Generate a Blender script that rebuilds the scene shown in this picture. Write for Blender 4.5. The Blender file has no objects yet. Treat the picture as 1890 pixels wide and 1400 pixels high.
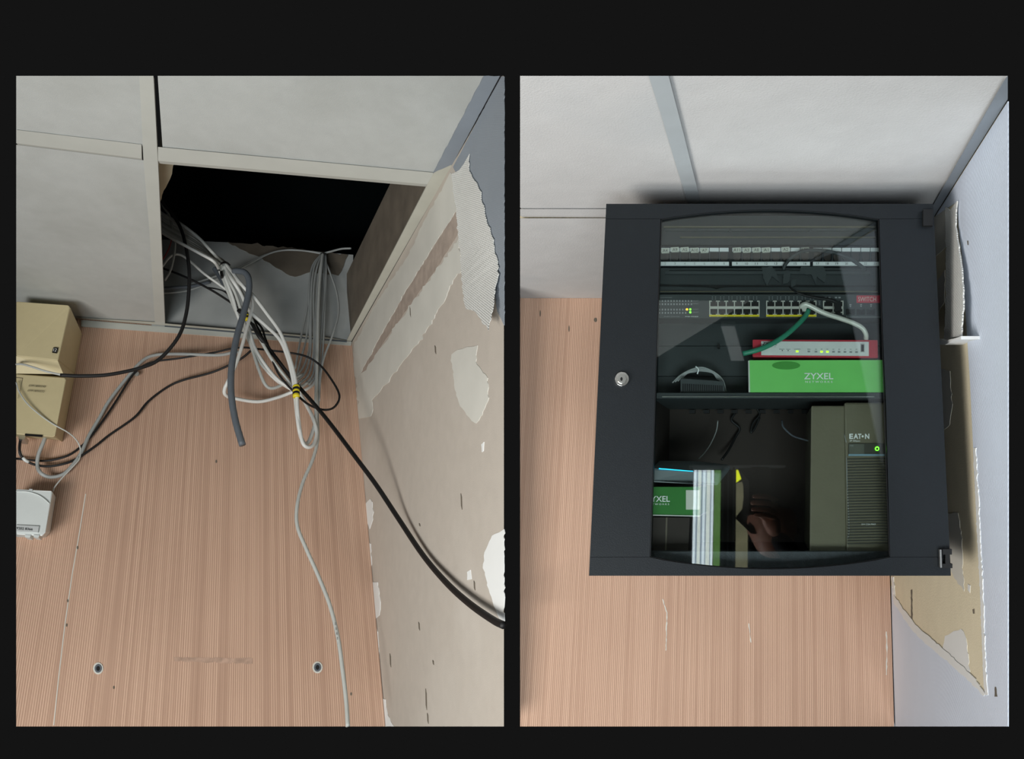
import bpy, bmesh, math, random
from mathutils import Vector, Matrix
from mathutils.geometry import tessellate_polygon
SC = bpy.context.scene
# ---------------------------------------------------------------- camera, world, lights
F = 1400.0; PHI = math.radians(14); CAMZ = 1.45
cam = bpy.data.objects.new('camera', bpy.data.cameras.new('camera'))
SC.collection.objects.link(cam); SC.camera = cam
cam.data.sensor_width = 36; cam.data.lens = 36*F/1890; cam.data.clip_start = .02
cam.location = (0, 0, CAMZ); cam.rotation_euler = (math.pi/2+PHI, 0, 0)
SC.view_settings.view_transform = 'Standard'; SC.view_settings.look = 'None'
SC.view_settings.gamma = 1; SC.view_settings.use_curve_mapping = False; SC.view_settings.exposure = 0
w = bpy.data.worlds.new('night_void'); SC.world = w; w.use_nodes = True
w.node_tree.nodes['Background'].inputs[0].default_value = (.007, .007, .007, 1)
w.node_tree.nodes['Background'].inputs[1].default_value = 1.0
def RV(x, y, z):      # camera-style vector (right, down, forward) to world
    c, s = math.cos(PHI), math.sin(PHI)
    return Vector((x, z*c+y*s, z*s-y*c))
O = Vector((0, 0, CAMZ))
def area(name, pos, aim, sx, sy, power, col):
    l = bpy.data.lights.new(name, 'AREA'); l.shape = 'RECTANGLE'; l.size = sx; l.size_y = sy
    l.energy = power; l.color = col
    o = bpy.data.objects.new(name, l); SC.collection.objects.link(o)
    p = O+RV(*pos); a = O+RV(*aim); o.location = p
    o.rotation_euler = (a-p).to_track_quat('-Z', 'Y').to_euler()
area('window_daylight', (-1.5, .9, -.45), (.1, .1, 2.0), .9, .9, 58, (1, .96, .91))
area('front_fill', (-.35, 1.0, -1.9), (.1, .1, 2.0), 1.5, .9, 70, (.90, .96, 1))  # added fill lamp behind the camera, not a doorway
# ---------------------------------------------------------------- helpers
def lin(c): return tuple(((v/255)/12.92 if v/255 <= .04045 else ((v/255+.055)/1.055)**2.4) for v in c)+(1,)
class Plane:
    def __init__(s, P, U, V, N, k=1): s.k = k; s.P, s.U, s.V, s.N = P, U.normalized(), V.normalized(), N.normalized(); s.n = s.U.cross(s.V).normalized()
    def at(s, px, py, off=0):
        P = s.P+s.N*(off*s.k); r = RV((px-945)/F, (py-700)/F, 1)
        return O+r*((P-O).dot(s.n)/r.dot(s.n))
    def uv(s, p):
        d = p-s.P; a = s.U; b = s.V; ab = a.dot(b); x = d.dot(a); y = d.dot(b); k = 1-ab*ab
        return ((x-ab*y)/k/s.k, (y-ab*x)/k/s.k)
def pixpt(px, py, z): return O+RV((px-945)/F*z, (py-700)/F*z, z)
def room(C, zc, vx, vy, vz):
    P = pixpt(C[0], C[1], zc)
    X = RV((vx[0]-945)/F, (vx[1]-700)/F, 1).normalized() if vx else RV(1, 0, 0)
    Y = RV((vy[0]-945)/F, (vy[1]-700)/F, 1).normalized()
    V = RV((vz[0]-945)/F, (vz[1]-700)/F, 1).normalized()
    return P, X, Y, V
LK, RK = 1.35, .8       # real-size factors of the two rooms
LP, LX, LY, LV = room((649, 629), 2.35*LK, (8160, 1240), (331, 1193), (473, -1334))
RP, RX, RY, RVv = room((1628, 550), 2.2*RK, None, (1424, 877), (1416, -5900))
LB = Plane(LP, LX, LV, -LY, LK); LW = Plane(LP, LY, LV, -LX, LK); LC = Plane(LP, LX, LY, -LV, LK)
RB = Plane(RP, RX, RVv, -RY, RK); RW = Plane(RP, RY, RVv, -RX, RK); RC = Plane(RP, RX, RY, -RVv, RK)
CP = pixpt(1119, 376, 1.28*RK); CF = Plane(CP, RX, RVv, -RY, RK)          # cabinet front
WALLD = (RP-CP).dot(CF.n)/RY.dot(CF.n)/RK                               # depth from the cabinet front to the wall
LE = RV((480-945)/F, (740-700)/F, 1).normalized(); RE = RV((1410-945)/F, (740-700)/F, 1).normalized()

def finish(o, label=None, cat=None, group=None, kind=None):
    if label: o['label'] = label
    if cat: o['category'] = cat
    if group: o['group'] = group
    if kind: o['kind'] = kind
    return o
def empty(name, loc, label, cat, group=None):
    o = bpy.data.objects.new(name, None); SC.collection.objects.link(o); o.location = loc; o.empty_display_size = .05
    return finish(o, label, cat, group)
def wloc(o):
    v = Vector(o.location)
    while o.parent: o = o.parent; v += Vector(o.location)
    return v
def mk(name, vs, fs, m, parent=None, uvp=None, smooth=False, bevel=0, recalc=True, **k):
    vs = [Vector(v) for v in vs]
    lo = Vector([min(v[i] for v in vs) for i in range(3)]); hi = Vector([max(v[i] for v in vs) for i in range(3)])
    c = Vector(((lo.x+hi.x)/2, (lo.y+hi.y)/2, lo.z))
    me = bpy.data.meshes.new(name); me.from_pydata([v-c for v in vs], [], fs)
    bm = bmesh.new(); bm.from_mesh(me)
    if recalc: bmesh.ops.recalc_face_normals(bm, faces=bm.faces)
    if uvp:
        L = bm.loops.layers.uv.new('UVMap')
        for f in bm.faces:
            for l in f.loops: l[L].uv = uvp.uv(l.vert.co+c)
    if smooth:
        for f in bm.faces: f.smooth = True
    bm.to_mesh(me); bm.free()
    me.materials.append(m)
    o = bpy.data.objects.new(name, me); SC.collection.objects.link(o)
    if parent: o.parent = parent; o.location = c-wloc(parent)
    else: o.location = c
    if bevel:
        b = o.modifiers.new('bevel', 'BEVEL'); b.width = bevel; b.segments = 2; b.limit_method = 'ANGLE'; b.angle_limit = .6
    return finish(o, **k)
def prism_vf(front, back, holes=()):
    loops = [list(range(len(front)))]
    n = len(front); vs = list(front)+list(back); fs = []
    if n > 4:
        tri = tessellate_polygon([front]); fs += [tuple(t) for t in tri]+[tuple(n+i for i in reversed(t)) for t in tri]
    else: fs += [tuple(range(n)), tuple(range(2*n-1, n-1, -1))]
    for i in range(n): j = (i+1) % n; fs.append((i, i+n, j+n, j))
    return vs, fs
def prism(name, pl, poly, o0, o1, m, parent=None, ext=None, **k):
    """pixel outline on a plane, front face at offset o1, solid back to o0 (or along ext)"""
    fr = [pl.at(x, y, o1) for x, y in poly]
    d = ext*pl.k if ext is not None else pl.N*(o0-o1)*pl.k
    vs, fs = prism_vf(fr, [v+d for v in fr])
    return mk(name, vs, fs, m, parent, uvp=pl, **k)
def multi(name, pl, polys, o0, o1, m, parent=None, **k):
    V, Fc = [], []
    for poly in polys:
        fr = [pl.at(x, y, o1) for x, y in poly]; vs, fs = prism_vf(fr, [v+pl.N*(o0-o1)*pl.k for v in fr])
        b = len(V); V += vs; Fc += [tuple(b+i for i in f) for f in fs]
    return mk(name, V, Fc, m, parent, uvp=pl, **k)
def rect(x0, y0, x1, y1): return [(x0, y0), (x1, y0), (x1, y1), (x0, y1)]
def ell(cx, cy, rx, ry, n=20): return [(cx+rx*math.cos(2*math.pi*i/n), cy+ry*math.sin(2*math.pi*i/n)) for i in range(n)]
def jag(poly, amp=1.5, step=6, seed=1):
    R = random.Random(seed); out = []
    for i, a in enumerate(poly):
        b = poly[(i+1) % len(poly)]; L = math.dist(a, b); n = max(1, int(L/step)); out.append(a)
        for j in range(1, n):
            t = (j+R.uniform(-.3, .3))/n; q = R.gauss(0, amp*.6)
            out.append((a[0]+(b[0]-a[0])*t+q*(b[1]-a[1])/L, a[1]+(b[1]-a[1])*t-q*(b[0]-a[0])/L))
    return out
def loft(name, rings, m, parent=None, cap=True, **k):
    vs = [v for r in rings for v in r]; n = len(rings[0]); fs = []
    for a in range(len(rings)-1):
        for i in range(n): j = (i+1) % n; fs.append((a*n+i, (a+1)*n+i, (a+1)*n+j, a*n+j))
    if cap:
        fs.append(tuple(range(n))); q = (len(rings)-1)*n; fs.append(tuple(range(q+n-1, q-1, -1)))
    return mk(name, vs, fs, m, parent, **k)
def cr(P, sub):
    Q = [2*P[0]-P[1]]+P+[2*P[-1]-P[-2]]; out = []
    for i in range(1, len(Q)-2):
        a, b, c, d = Q[i-1:i+3]
        for s in range(sub):
            t = s/sub; out.append(.5*((2*b)+(c-a)*t+(2*a-5*b+4*c-d)*t*t+(3*b-a-3*c+d)*t**3))
    out.append(P[-1]); return out
def tube_vf(pts, rad, sides=8):
    n = len(pts); V, Fc = [], []
    t = (pts[1]-pts[0]).normalized(); u = t.orthogonal().normalized()
    for i, p in enumerate(pts):
        t2 = (pts[min(i+1, n-1)]-pts[max(i-1, 0)]).normalized()
        u = (u-t2*u.dot(t2)).normalized(); v = t2.cross(u)
        r = rad(i/(n-1)) if callable(rad) else rad
        for s in range(sides):
            a = 2*math.pi*s/sides; V.append(p+(u*math.cos(a)+v*math.sin(a))*r)
    for i in range(n-1):
        for s in range(sides): s2 = (s+1) % sides; Fc.append((i*sides+s, i*sides+s2, (i+1)*sides+s2, (i+1)*sides+s))
    Fc.append(tuple(range(sides-1, -1, -1))); Fc.append(tuple((n-1)*sides+s for s in range(sides)))
    return V, Fc
def tube(name, pl, path, r, m, parent=None, sub=6, sides=8, **k):
    """path of (px, py, offset from plane); r metres"""
    pts = cr([pl.at(*p) for p in path], sub); V, Fc = tube_vf(pts, (lambda t: r(t)*pl.k) if callable(r) else r*pl.k, sides)
    return mk(name, V, Fc, m, parent, smooth=True, **k)
def textm(name, s, pl, quad, off, m, parent=None, bold=0, thick=.0004, **k):
    """flat lettering stretched over a pixel quad (tl, tr, br, bl)"""
    cu = bpy.data.curves.new('t', 'FONT'); cu.body = s; cu.offset = bold; cu.resolution_u = 3
    to = bpy.data.objects.new('t', cu); SC.collection.objects.link(to)
    dg = bpy.context.evaluated_depsgraph_get(); dg.update()
    me = bpy.data.meshes.new_from_object(to.evaluated_get(dg))
    bpy.data.objects.remove(to); bpy.data.curves.remove(cu)
    xs = [v.co.x for v in me.vertices]; ys = [v.co.y for v in me.vertices]
    x0, x1, y0, y1 = min(xs), max(xs), min(ys), max(ys); tl, tr, br, bl = quad; vs = []
    for v in me.vertices:
        a = (v.co.x-x0)/(x1-x0); b = 1-(v.co.y-y0)/(y1-y0)
        q = [(tl[i]*(1-a)+tr[i]*a)*(1-b)+(bl[i]*(1-a)+br[i]*a)*b for i in (0, 1)]
        vs.append(pl.at(q[0], q[1], off))
    fs = [tuple(p.vertices) for p in me.polygons]; bpy.data.meshes.remove(me)
    return mk(name, vs, fs, m, parent, recalc=False, **k)
def q4(x0, y0, x1, y1, s=0): return [(x0+s, y0), (x1+s, y0), (x1, y1), (x0, y1)]
# ---------------------------------------------------------------- materials
def nt(m): m.use_nodes = True; return m.node_tree.nodes, m.node_tree.links, m.node_tree.nodes['Principled BSDF']
def mat(name, c, rough=.6, metal=0, var=.06, scale=40, bump=.15, spec=.5, emit=0, bscale=None, bdist=.0006):
    m = bpy.data.materials.new(name); N, L, B = nt(m); col = lin(c)
    B.inputs['Roughness'].default_value = rough; B.inputs['Metallic'].default_value = metal
    B.inputs['Specular IOR Level'].default_value = spec
    tc = N.new('ShaderNodeTexCoord'); n = N.new('ShaderNodeTexNoise'); n.inputs['Scale'].default_value = scale; n.inputs['Detail'].default_value = 5
    L.new(tc.outputs['Object'], n.inputs['Vector'])
    r = N.new('ShaderNodeMapRange'); r.inputs['From Min'].default_value = .3; r.inputs['From Max'].default_value = .7
    r.inputs['To Min'].default_value = 1-var; r.inputs['To Max'].default_value = 1+var
    L.new(n.outputs['Fac'], r.inputs['Value'])
    h = N.new('ShaderNodeVectorMath'); h.operation = 'SCALE'; h.inputs[0].default_value = col[:3]; L.new(r.outputs[0], h.inputs['Scale'])
    L.new(h.outputs[0], B.inputs['Base Color'])
    if bump:
        n2 = N.new('ShaderNodeTexNoise'); n2.inputs['Scale'].default_value = bscale or scale*6; n2.inputs['Detail'].default_value = 3
        L.new(tc.outputs['Object'], n2.inputs['Vector'])
        b = N.new('ShaderNodeBump'); b.inputs['Strength'].default_value = bump; b.inputs['Distance'].default_value = bdist
        L.new(n2.outputs['Fac'], b.inputs['Height']); L.new(b.outputs[0], B.inputs['Normal'])
    if emit: B.inputs['Emission Color'].default_value = col; B.inputs['Emission Strength'].default_value = emit
    return m
def math_(N, L, op, a, b=None, c=None):
    x = N.new('ShaderNodeMath'); x.operation = op
    for i, v in enumerate((a, b, c)):
        if v is None: continue
        if isinstance(v, (int, float)): x.inputs[i].default_value = v
        else: L.new(v, x.inputs[i])
    return x.outputs[0]
def ribbed_paper():
    m = bpy.data.materials.new('ribbed_salmon_wallpaper'); N, L, B = nt(m)
    uv = N.new('ShaderNodeTexCoord'); sep = N.new('ShaderNodeSeparateXYZ'); L.new(uv.outputs['UV'], sep.inputs[0])
    x, y = sep.outputs[0], sep.outputs[1]
    def noise(sx, sy, detail=2, rough=.5):
        cb = N.new('ShaderNodeCombineXYZ'); L.new(math_(N, L, 'MULTIPLY', x, sx), cb.inputs[0]); L.new(math_(N, L, 'MULTIPLY', y, sy), cb.inputs[1])
        n = N.new('ShaderNodeTexNoise'); n.inputs['Scale'].default_value = 1; n.inputs['Detail'].default_value = detail; n.inputs['Roughness'].default_value = rough
        L.new(cb.outputs[0], n.inputs['Vector']); return n.outputs['Fac']
    rib = math_(N, L, 'SINE', math_(N, L, 'ADD', math_(N, L, 'MULTIPLY', x, 2*math.pi/.0048), math_(N, L, 'MULTIPLY', noise(9, .4), 14)))
    rib = math_(N, L, 'MULTIPLY', math_(N, L, 'ADD', rib, 1), .5)
    rib = math_(N, L, 'POWER', rib, 1.3)
    gate = N.new('ShaderNodeMapRange'); gate.inputs['From Min'].default_value = .36; gate.inputs['From Max'].default_value = .5
    gate.inputs['To Min'].default_value = .15
    L.new(noise(60, .25, 2), gate.inputs['Value'])
    h = math_(N, L, 'MULTIPLY', rib, gate.outputs[0])
    streak = noise(260, 1.2, 3); cloth = noise(700, 500, 2); blot = noise(2.2, 1.6, 4)
    cr_ = N.new('ShaderNodeMix'); cr_.data_type = 'RGBA'
    cr_.inputs['A'].default_value = lin((150, 117, 98)); cr_.inputs['B'].default_value = lin((218, 184, 160))
    f = math_(N, L, 'ADD', math_(N, L, 'ADD', math_(N, L, 'MULTIPLY', h, .55), .30), math_(N, L, 'MULTIPLY', math_(N, L, 'SUBTRACT', streak, .5), .5))
    f = math_(N, L, 'ADD', f, math_(N, L, 'MULTIPLY', math_(N, L, 'SUBTRACT', blot, .42), .5))
    f.node.use_clamp = True
    L.new(f, cr_.inputs['Factor']); L.new(cr_.outputs['Result'], B.inputs['Base Color'])
    B.inputs['Roughness'].default_value = .8; B.inputs['Specular IOR Level'].default_value = .25
    b = N.new('ShaderNodeBump'); b.inputs['Strength'].default_value = .5; b.inputs['Distance'].default_value = .0012
    L.new(math_(N, L, 'ADD', h, math_(N, L, 'MULTIPLY', cloth, .35)), b.inputs['Height']); L.new(b.outputs[0], B.inputs['Normal'])
    return m
def woven(name, c, depth=.0012, var=.1, fu=260, fv=200):
    m = bpy.data.materials.new(name); N, L, B = nt(m); uv = N.new('ShaderNodeTexCoord'); sep = N.new('ShaderNodeSeparateXYZ')
    L.new(uv.outputs['UV'], sep.inputs[0])
    n = N.new('ShaderNodeTexNoise'); n.inputs['Scale'].default_value = 9; n.inputs['Detail'].default_value = 4; L.new(uv.outputs['UV'], n.inputs['Vector'])
    a = math_(N, L, 'SINE', math_(N, L, 'MULTIPLY', sep.outputs[0], 2*math.pi*fu*.5)); b_ = math_(N, L, 'SINE', math_(N, L, 'MULTIPLY', sep.outputs[1], 2*math.pi*fv*.5))
    h = math_(N, L, 'MULTIPLY', a, b_); f = math_(N, L, 'ADD', math_(N, L, 'MULTIPLY', h, .25), n.outputs['Fac']); f.node.use_clamp = True
    mx = N.new('ShaderNodeMix'); mx.data_type = 'RGBA'; col = lin(c)
    mx.inputs['A'].default_value = tuple(v*(1-var) for v in col[:3])+(1,); mx.inputs['B'].default_value = tuple(min(1, v*(1+var)) for v in col[:3])+(1,)
    L.new(f, mx.inputs['Factor']); L.new(mx.outputs['Result'], B.inputs['Base Color']); B.inputs['Roughness'].default_value = .75
    b = N.new('ShaderNodeBump'); b.inputs['Strength'].default_value = .6; b.inputs['Distance'].default_value = depth
    L.new(h, b.inputs['Height']); L.new(b.outputs[0], B.inputs['Normal']); return m
def tile_mat(name, c, c2, sc=3.5):
    m = mat(name, c, .85, var=.03, scale=25, bump=.5, bscale=420, spec=.2, bdist=.0008); N, L, B = m.node_tree.nodes, m.node_tree.links, m.node_tree.nodes['Principled BSDF']
    src = B.inputs['Base Color'].links[0].from_socket; tc = N.new('ShaderNodeTexCoord')
    n = N.new('ShaderNodeTexNoise'); n.inputs['Scale'].default_value = sc; n.inputs['Detail'].default_value = 6; L.new(tc.outputs['Object'], n.inputs['Vector'])
    r = N.new('ShaderNodeMapRange'); r.inputs['From Min'].default_value = .52; r.inputs['From Max'].default_value = .75; r.inputs['To Max'].default_value = .6; L.new(n.outputs['Fac'], r.inputs['Value'])
    mx = N.new('ShaderNodeMix'); mx.data_type = 'RGBA'; L.new(r.outputs[0], mx.inputs['Factor']); L.new(src, mx.inputs['A']); mx.inputs['B'].default_value = lin(c2)
    L.new(mx.outputs['Result'], B.inputs['Base Color']); return m
M = dict(
 paper=ribbed_paper(),
 tile=tile_mat('ceiling_tile_white', (184, 187, 184), (164, 166, 161)), batten=mat('painted_batten', (188, 190, 183), .7, scale=12, var=.03),
 tile2=tile_mat('ceiling_tile_clean', (204, 204, 203), (186, 190, 192)), batten2=mat('grey_batten', (178, 185, 188), .6, scale=12),
 angle=mat('blue_grey_paint', (132, 140, 148), .6, scale=10), angle_l=mat('cream_angle_paint', (184, 184, 172), .6, scale=10),
 plaster=tile_mat('bare_beige_plasterboard', (190, 182, 171), (206, 200, 190), 2.4),
 plaster2=tile_mat('bare_cream_plasterboard', (228, 218, 190), (212, 200, 172), 4),
 filler=mat('pale_filler', (208, 207, 198), .8, var=.05, scale=8), filler_w=mat('white_filler', (232, 234, 232), .8, var=.02, scale=10),
 scrape=mat('scraped_plaster', (168, 154, 142), .9, var=.16, scale=30, bump=.5),
 bluepaper=woven('blue_grey_wallpaper', (142, 150, 158), .0003, fu=420, fv=420),
 whiteblue=woven('pale_blue_woven_wallpaper', (218, 228, 243), .00035, .04, 420, 300),
 flap=woven('woven_fibre_lining', (226, 227, 222), .0020, .12, 340, 340),
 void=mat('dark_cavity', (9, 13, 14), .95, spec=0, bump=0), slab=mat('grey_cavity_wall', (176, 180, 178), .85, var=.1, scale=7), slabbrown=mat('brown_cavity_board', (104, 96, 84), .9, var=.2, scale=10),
 white=mat('white_cable', (214, 216, 212), .45, var=.03), grey=mat('grey_cable', (160, 164, 162), .5, var=.04), grey2=mat('pale_grey_cable', (188, 191, 186), .5, var=.04),
 black=mat('black_cable', (14, 14, 15), .6, var=.05), conduit=mat('slate_conduit', (92, 99, 106), .5), red=mat('red_cable', (170, 60, 55), .5),
 yellow=mat('yellow_tape', (226, 208, 40), .5), ink=mat('black_ink', (14, 14, 15), .6, bump=0),
 cream=mat('cream_plastic', (203, 190, 150), .5, var=.02, bump=.2), whitep=mat('white_plastic', (216, 222, 220), .4, var=.015, bump=0), label=mat('clear_label', (196, 200, 200), .25, bump=0),
 metal=mat('zinc', (190, 190, 186), .3, .9), chrome=mat('chrome', (225, 225, 220), .15, 1, bump=0),
 steel=mat('black_powder_coat', (22, 27, 31), .5, spec=.35, var=.05, scale=60, bump=.5, bscale=900, bdist=.0004), steel2=mat('dark_rack_steel', (50, 56, 57), .55, var=.06), steel3=mat('black_rubber', (12, 13, 14), .6),
 panel=mat('dark_grey_equipment', (60, 66, 67), .5, var=.04), inner=mat('brown_card_and_reflection', (44, 35, 29), .7, var=.1, scale=6), sill=mat('grained_sill', (66, 70, 74), .6, var=.2, scale=120, bump=.8, bscale=500),
 strip=mat('white_marking_strip', (232, 236, 236), .5, bump=0), tab=mat('pale_label_tape', (206, 208, 196), .45, bump=0), socket=mat('socket_black', (24, 22, 20), .5, bump=0), sockbrown=mat('socket_brown', (52, 47, 43), .5, bump=0),
 port=mat('port_nickel', (206, 206, 196), .35, .15, bump=0), redlabel=mat('red_label', (196, 44, 66), .5, bump=0), fwred=mat('red_metal', (190, 50, 66), .45, bump=0), fwwhite=mat('silver_faceplate', (214, 216, 214), .45, bump=0),
 green=mat('green_carton', (120, 208, 108), .5, var=.03), greendark=mat('green_carton_hole', (70, 150, 62), .6), green2=mat('dark_green_carton', (44, 120, 44), .5, var=.03), cartonwhite=mat('carton_inside', (205, 208, 200), .7), gcable=mat('green_cable', (44, 132, 104), .45, bump=0),
 printw=mat('white_print', (240, 243, 240), .5, bump=0), printg=mat('grey_print', (150, 154, 154), .5, bump=0),
 ledg=mat('green_led', (120, 255, 60), .4, emit=2.2, bump=0), leda=mat('amber_led', (255, 170, 30), .4, emit=2.5, bump=0), ledy=mat('lime_led', (190, 255, 60), .4, emit=1.2, bump=0), ledc=mat('cyan_led', (40, 190, 230), .4, emit=1.6, bump=0),
 ups=mat('glow_tinted_ups_plastic', (112, 107, 88), .42, var=.05, bump=.3), upsd=mat('dark_ups_panel', (74, 73, 66), .35, bump=0), lcd=mat('unlit_display', (96, 98, 88), .3, bump=0), bluebar=mat('blue_grey_bar', (128, 158, 172), .3, bump=0),  # ups base lightened to grey-gold, imitating a golden glow
 apw=mat('access_point_shell', (112, 120, 122), .45, bump=0), tie=mat('black_nylon', (10, 10, 11), .4), skin=mat('skin', (196, 140, 118), .5, bump=0), cloth=mat('dark_jacket', (34, 34, 40), .9), hair=mat('dark_hair', (26, 20, 17), .8), phone=mat('phone_shell', (14, 14, 16), .2, bump=0),
 dull=mat('dull_tan_mark', (176, 147, 128), .9, var=.2, scale=60),
 frame=mat('window_frame_white', (235, 238, 240), .4),
)
def emis(name, c, s, c2=None, sc=8):
    m = bpy.data.materials.new(name); m.use_nodes = True; N, L = m.node_tree.nodes, m.node_tree.links; N.clear()
    o = N.new('ShaderNodeOutputMaterial'); e = N.new('ShaderNodeEmission'); e.inputs[1].default_value = s; L.new(e.outputs[0], o.inputs[0])
    tc = N.new('ShaderNodeTexCoord'); n = N.new('ShaderNodeTexNoise'); n.inputs['Scale'].default_value = sc; n.inputs['Detail'].default_value = 5; L.new(tc.outputs['Object'], n.inputs['Vector'])
    mx = N.new('ShaderNodeMix'); mx.data_type = 'RGBA'; mx.inputs['A'].default_value = lin(c); mx.inputs['B'].default_value = lin(c2 or c); L.new(n.outputs['Fac'], mx.inputs['Factor']); L.new(mx.outputs['Result'], e.inputs[0]); return m
def glass():
    m = bpy.data.materials.new('smoked_acrylic'); m.use_nodes = True; N, L = m.node_tree.nodes, m.node_tree.links; N.clear()
    o = N.new('ShaderNodeOutputMaterial'); t = N.new('ShaderNodeBsdfTransparent'); t.inputs[0].default_value = (.92, .96, .95, 1)
    g = N.new('ShaderNodeBsdfGlossy'); g.inputs['Roughness'].default_value = .015; g.inputs[0].default_value = (1, 1, 1, 1)
    f = N.new('ShaderNodeFresnel'); f.inputs[0].default_value = 1.5; mx = N.new('ShaderNodeMixShader')
    L.new(f.outputs[0], mx.inputs[0]); L.new(t.outputs[0], mx.inputs[1]); L.new(g.outputs[0], mx.inputs[2]); L.new(mx.outputs[0], o.inputs[0]); return m
M['glass'] = glass()
# ---------------------------------------------------------------- LEFT ROOM SHELL
BK = .04
def wall(name, pl, poly, m, E, label, **k):
    return prism(name, pl, poly, 0, 0, m, ext=E*BK, label=label, kind='structure', **k)
wl = wall('wall_back', LB, [(30, 578), (649, 629), (711, 1340), (30, 1340)], M['paper'], LE, 'salmon ribbed wallpaper wall behind the hanging cables')
wr = wall('wall_right', LW, [(649, 629), (924, 140), (930, 140), (930, 1340), (711, 1340)], M['plaster'], LE, 'stripped beige plasterboard wall right of the hanging cables')
def epoly(name, pl, poly, o1, m, parent, E, t=.012, **k): return prism(name, pl, poly, 0, o1, m, parent, ext=E*t, **k)
ce = empty('ceiling', LC.at(300, 300), 'tiled white ceiling with an open hatch of missing tile', None); ce['kind'] = 'structure'
epoly('ceiling_panel', LC, [(30, 140), (262, 140), (267, 268), (30, 240)], 0, M['tile'], ce, LE)
epoly('ceiling_panel', LC, [(30, 267), (268, 296), (288, 598), (30, 577)], 0, M['tile'], ce, LE)
epoly('ceiling_panel', LC, [(291, 140), (893, 140), (800, 319), (300, 271)], 0, M['tile'], ce, LE)
epoly('batten', LC, [(30, 239.5), (261, 266.5), (261.5, 292.5), (30, 264)], .002, M['batten'], ce, LE)
epoly('batten', LC, [(257, 140), (283, 140), (293, 330), (304.5, 599), (286, 597.5), (276, 430), (265, 300)], .004, M['batten'], ce, LE)
epoly('batten', LC, [(291.5, 271), (801, 318.5), (789, 340), (291.5, 296.5)], .003, M['batten'], ce, LE, .018)
epoly('wall_angle', LC, [(640, 628), (789, 340), (801, 318.5), (822, 300), (834, 305), (649, 629)], .004, M['angle_l'], ce, LE, .02, label='cream painted metal wall angle beside the open hatch')
epoly('wall_angle', LC, jag([(893, 140), (924, 140), (835, 303), (800, 319)], .6, 9), .0045, M['angle'], ce, LE, .02, label='blue-grey painted metal wall angle')
epoly('edge_trim', LC, [(110, 584), (649, 628.5), (640, 628), (600, 622), (304.5, 596.5), (288, 594)], .0035, M['angle_l'], ce, LE, .004)
prism('edge_trim', LB, [(150, 590), (649, 630), (648, 637), (150, 602)], 0, .004, M['batten'], wl)
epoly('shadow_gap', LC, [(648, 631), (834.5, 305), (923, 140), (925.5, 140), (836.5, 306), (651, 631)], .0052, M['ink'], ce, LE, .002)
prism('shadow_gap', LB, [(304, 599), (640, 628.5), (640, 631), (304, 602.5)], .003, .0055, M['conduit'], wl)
# cavity above the hatch
UP = LV
cav = empty('ceiling_cavity', LC.at(500, 450)+UP*.2, 'dark space above the missing ceiling tile', None); cav['kind'] = 'structure'
prism('cavity_dark_sheet', LC, [(272, 286), (812, 334), (700, 560), (656, 640), (290, 612)], -.62, -.60, M['void'], cav)  # black sheet, darkness of the unlit cavity put into its colour
# lit lower part of the wall above ceiling height
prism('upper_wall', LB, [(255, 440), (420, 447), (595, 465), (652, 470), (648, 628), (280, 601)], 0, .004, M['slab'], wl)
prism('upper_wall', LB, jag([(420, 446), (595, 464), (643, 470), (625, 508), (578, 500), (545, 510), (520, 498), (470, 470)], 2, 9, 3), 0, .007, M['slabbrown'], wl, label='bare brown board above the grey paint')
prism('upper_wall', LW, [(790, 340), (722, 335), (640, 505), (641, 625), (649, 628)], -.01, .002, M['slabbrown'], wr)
prism('joist', LC, jag([(292, 297), (322, 299), (314, 330), (302, 352), (294, 375)], 1, 8), -.30, -.06, M['plaster2'], cav, label='torn tan board end in the hatch corner')
# right wall finishes
P = lambda name, poly, o1, m, parent, pl, sd=1, am=1.3, st=6, **k: prism(name, pl, jag(poly, am, st, sd), 0, o1, m, parent, **k)
P('wallpaper', [(836, 308), (924, 141), (930, 141), (930, 600), (918, 575), (905, 500), (880, 400)], .0012, M['bluepaper'], wr, LW, 2, .5, label='blue-grey wallpaper left at the top corner')
P('filler_band', [(831, 318), (838, 326), (842, 388), (805, 445), (751, 532), (699, 625), (660, 700), (652, 690), (653, 636), (668, 610), (691, 565), (725, 513), (753, 472), (784, 405), (817, 346)], .001, M['filler'], wr, LW, 3, 1.2)
P('filler_band', [(846, 440), (852, 498), (830, 527), (817, 560), (784, 614), (754, 654), (720, 697), (686, 738), (684, 768), (662, 772), (657, 700), (680, 672), (704, 640), (753, 570), (799, 506)], .0012, M['filler'], wr, LW, 4, 2.2)
P('scraped_band', [(842, 390), (845, 432), (799, 504), (753, 568), (704, 637), (664, 700), (660, 698), (700, 626), (752, 533), (806, 446)], .0006, M['scrape'], wr, LW, 5, 1)
P('filler_patch', [(833, 654), (845, 645), (862, 640), (881, 637), (878, 667), (900, 697), (900, 740), (890, 765), (878, 781), (866, 770), (849, 749), (838, 710)], .001, M['filler'], wr, LW, 6, 1.5)
P('filler_patch', [(930, 976), (908, 988), (894, 1019), (891, 1048), (902, 1087), (913, 1121), (921, 1140), (930, 1150)], .001, M['filler_w'], wr, LW, 7, 1.5)
P('filler_patch', [(674, 930), (683, 920), (687, 926), (688, 958), (682, 976), (676, 960)], .001, M['filler_w'], wr, LW, 8, .8)
P('filler_patch', [(678, 1000), (684, 1003), (686, 1040), (683, 1052)], .001, M['filler_w'], wr, LW, 9, .8)
P('filler_patch', [(686, 1074), (697, 1074), (702, 1110), (700, 1135), (692, 1142), (689, 1120)], .001, M['filler_w'], wr, LW, 10, .8)
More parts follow.
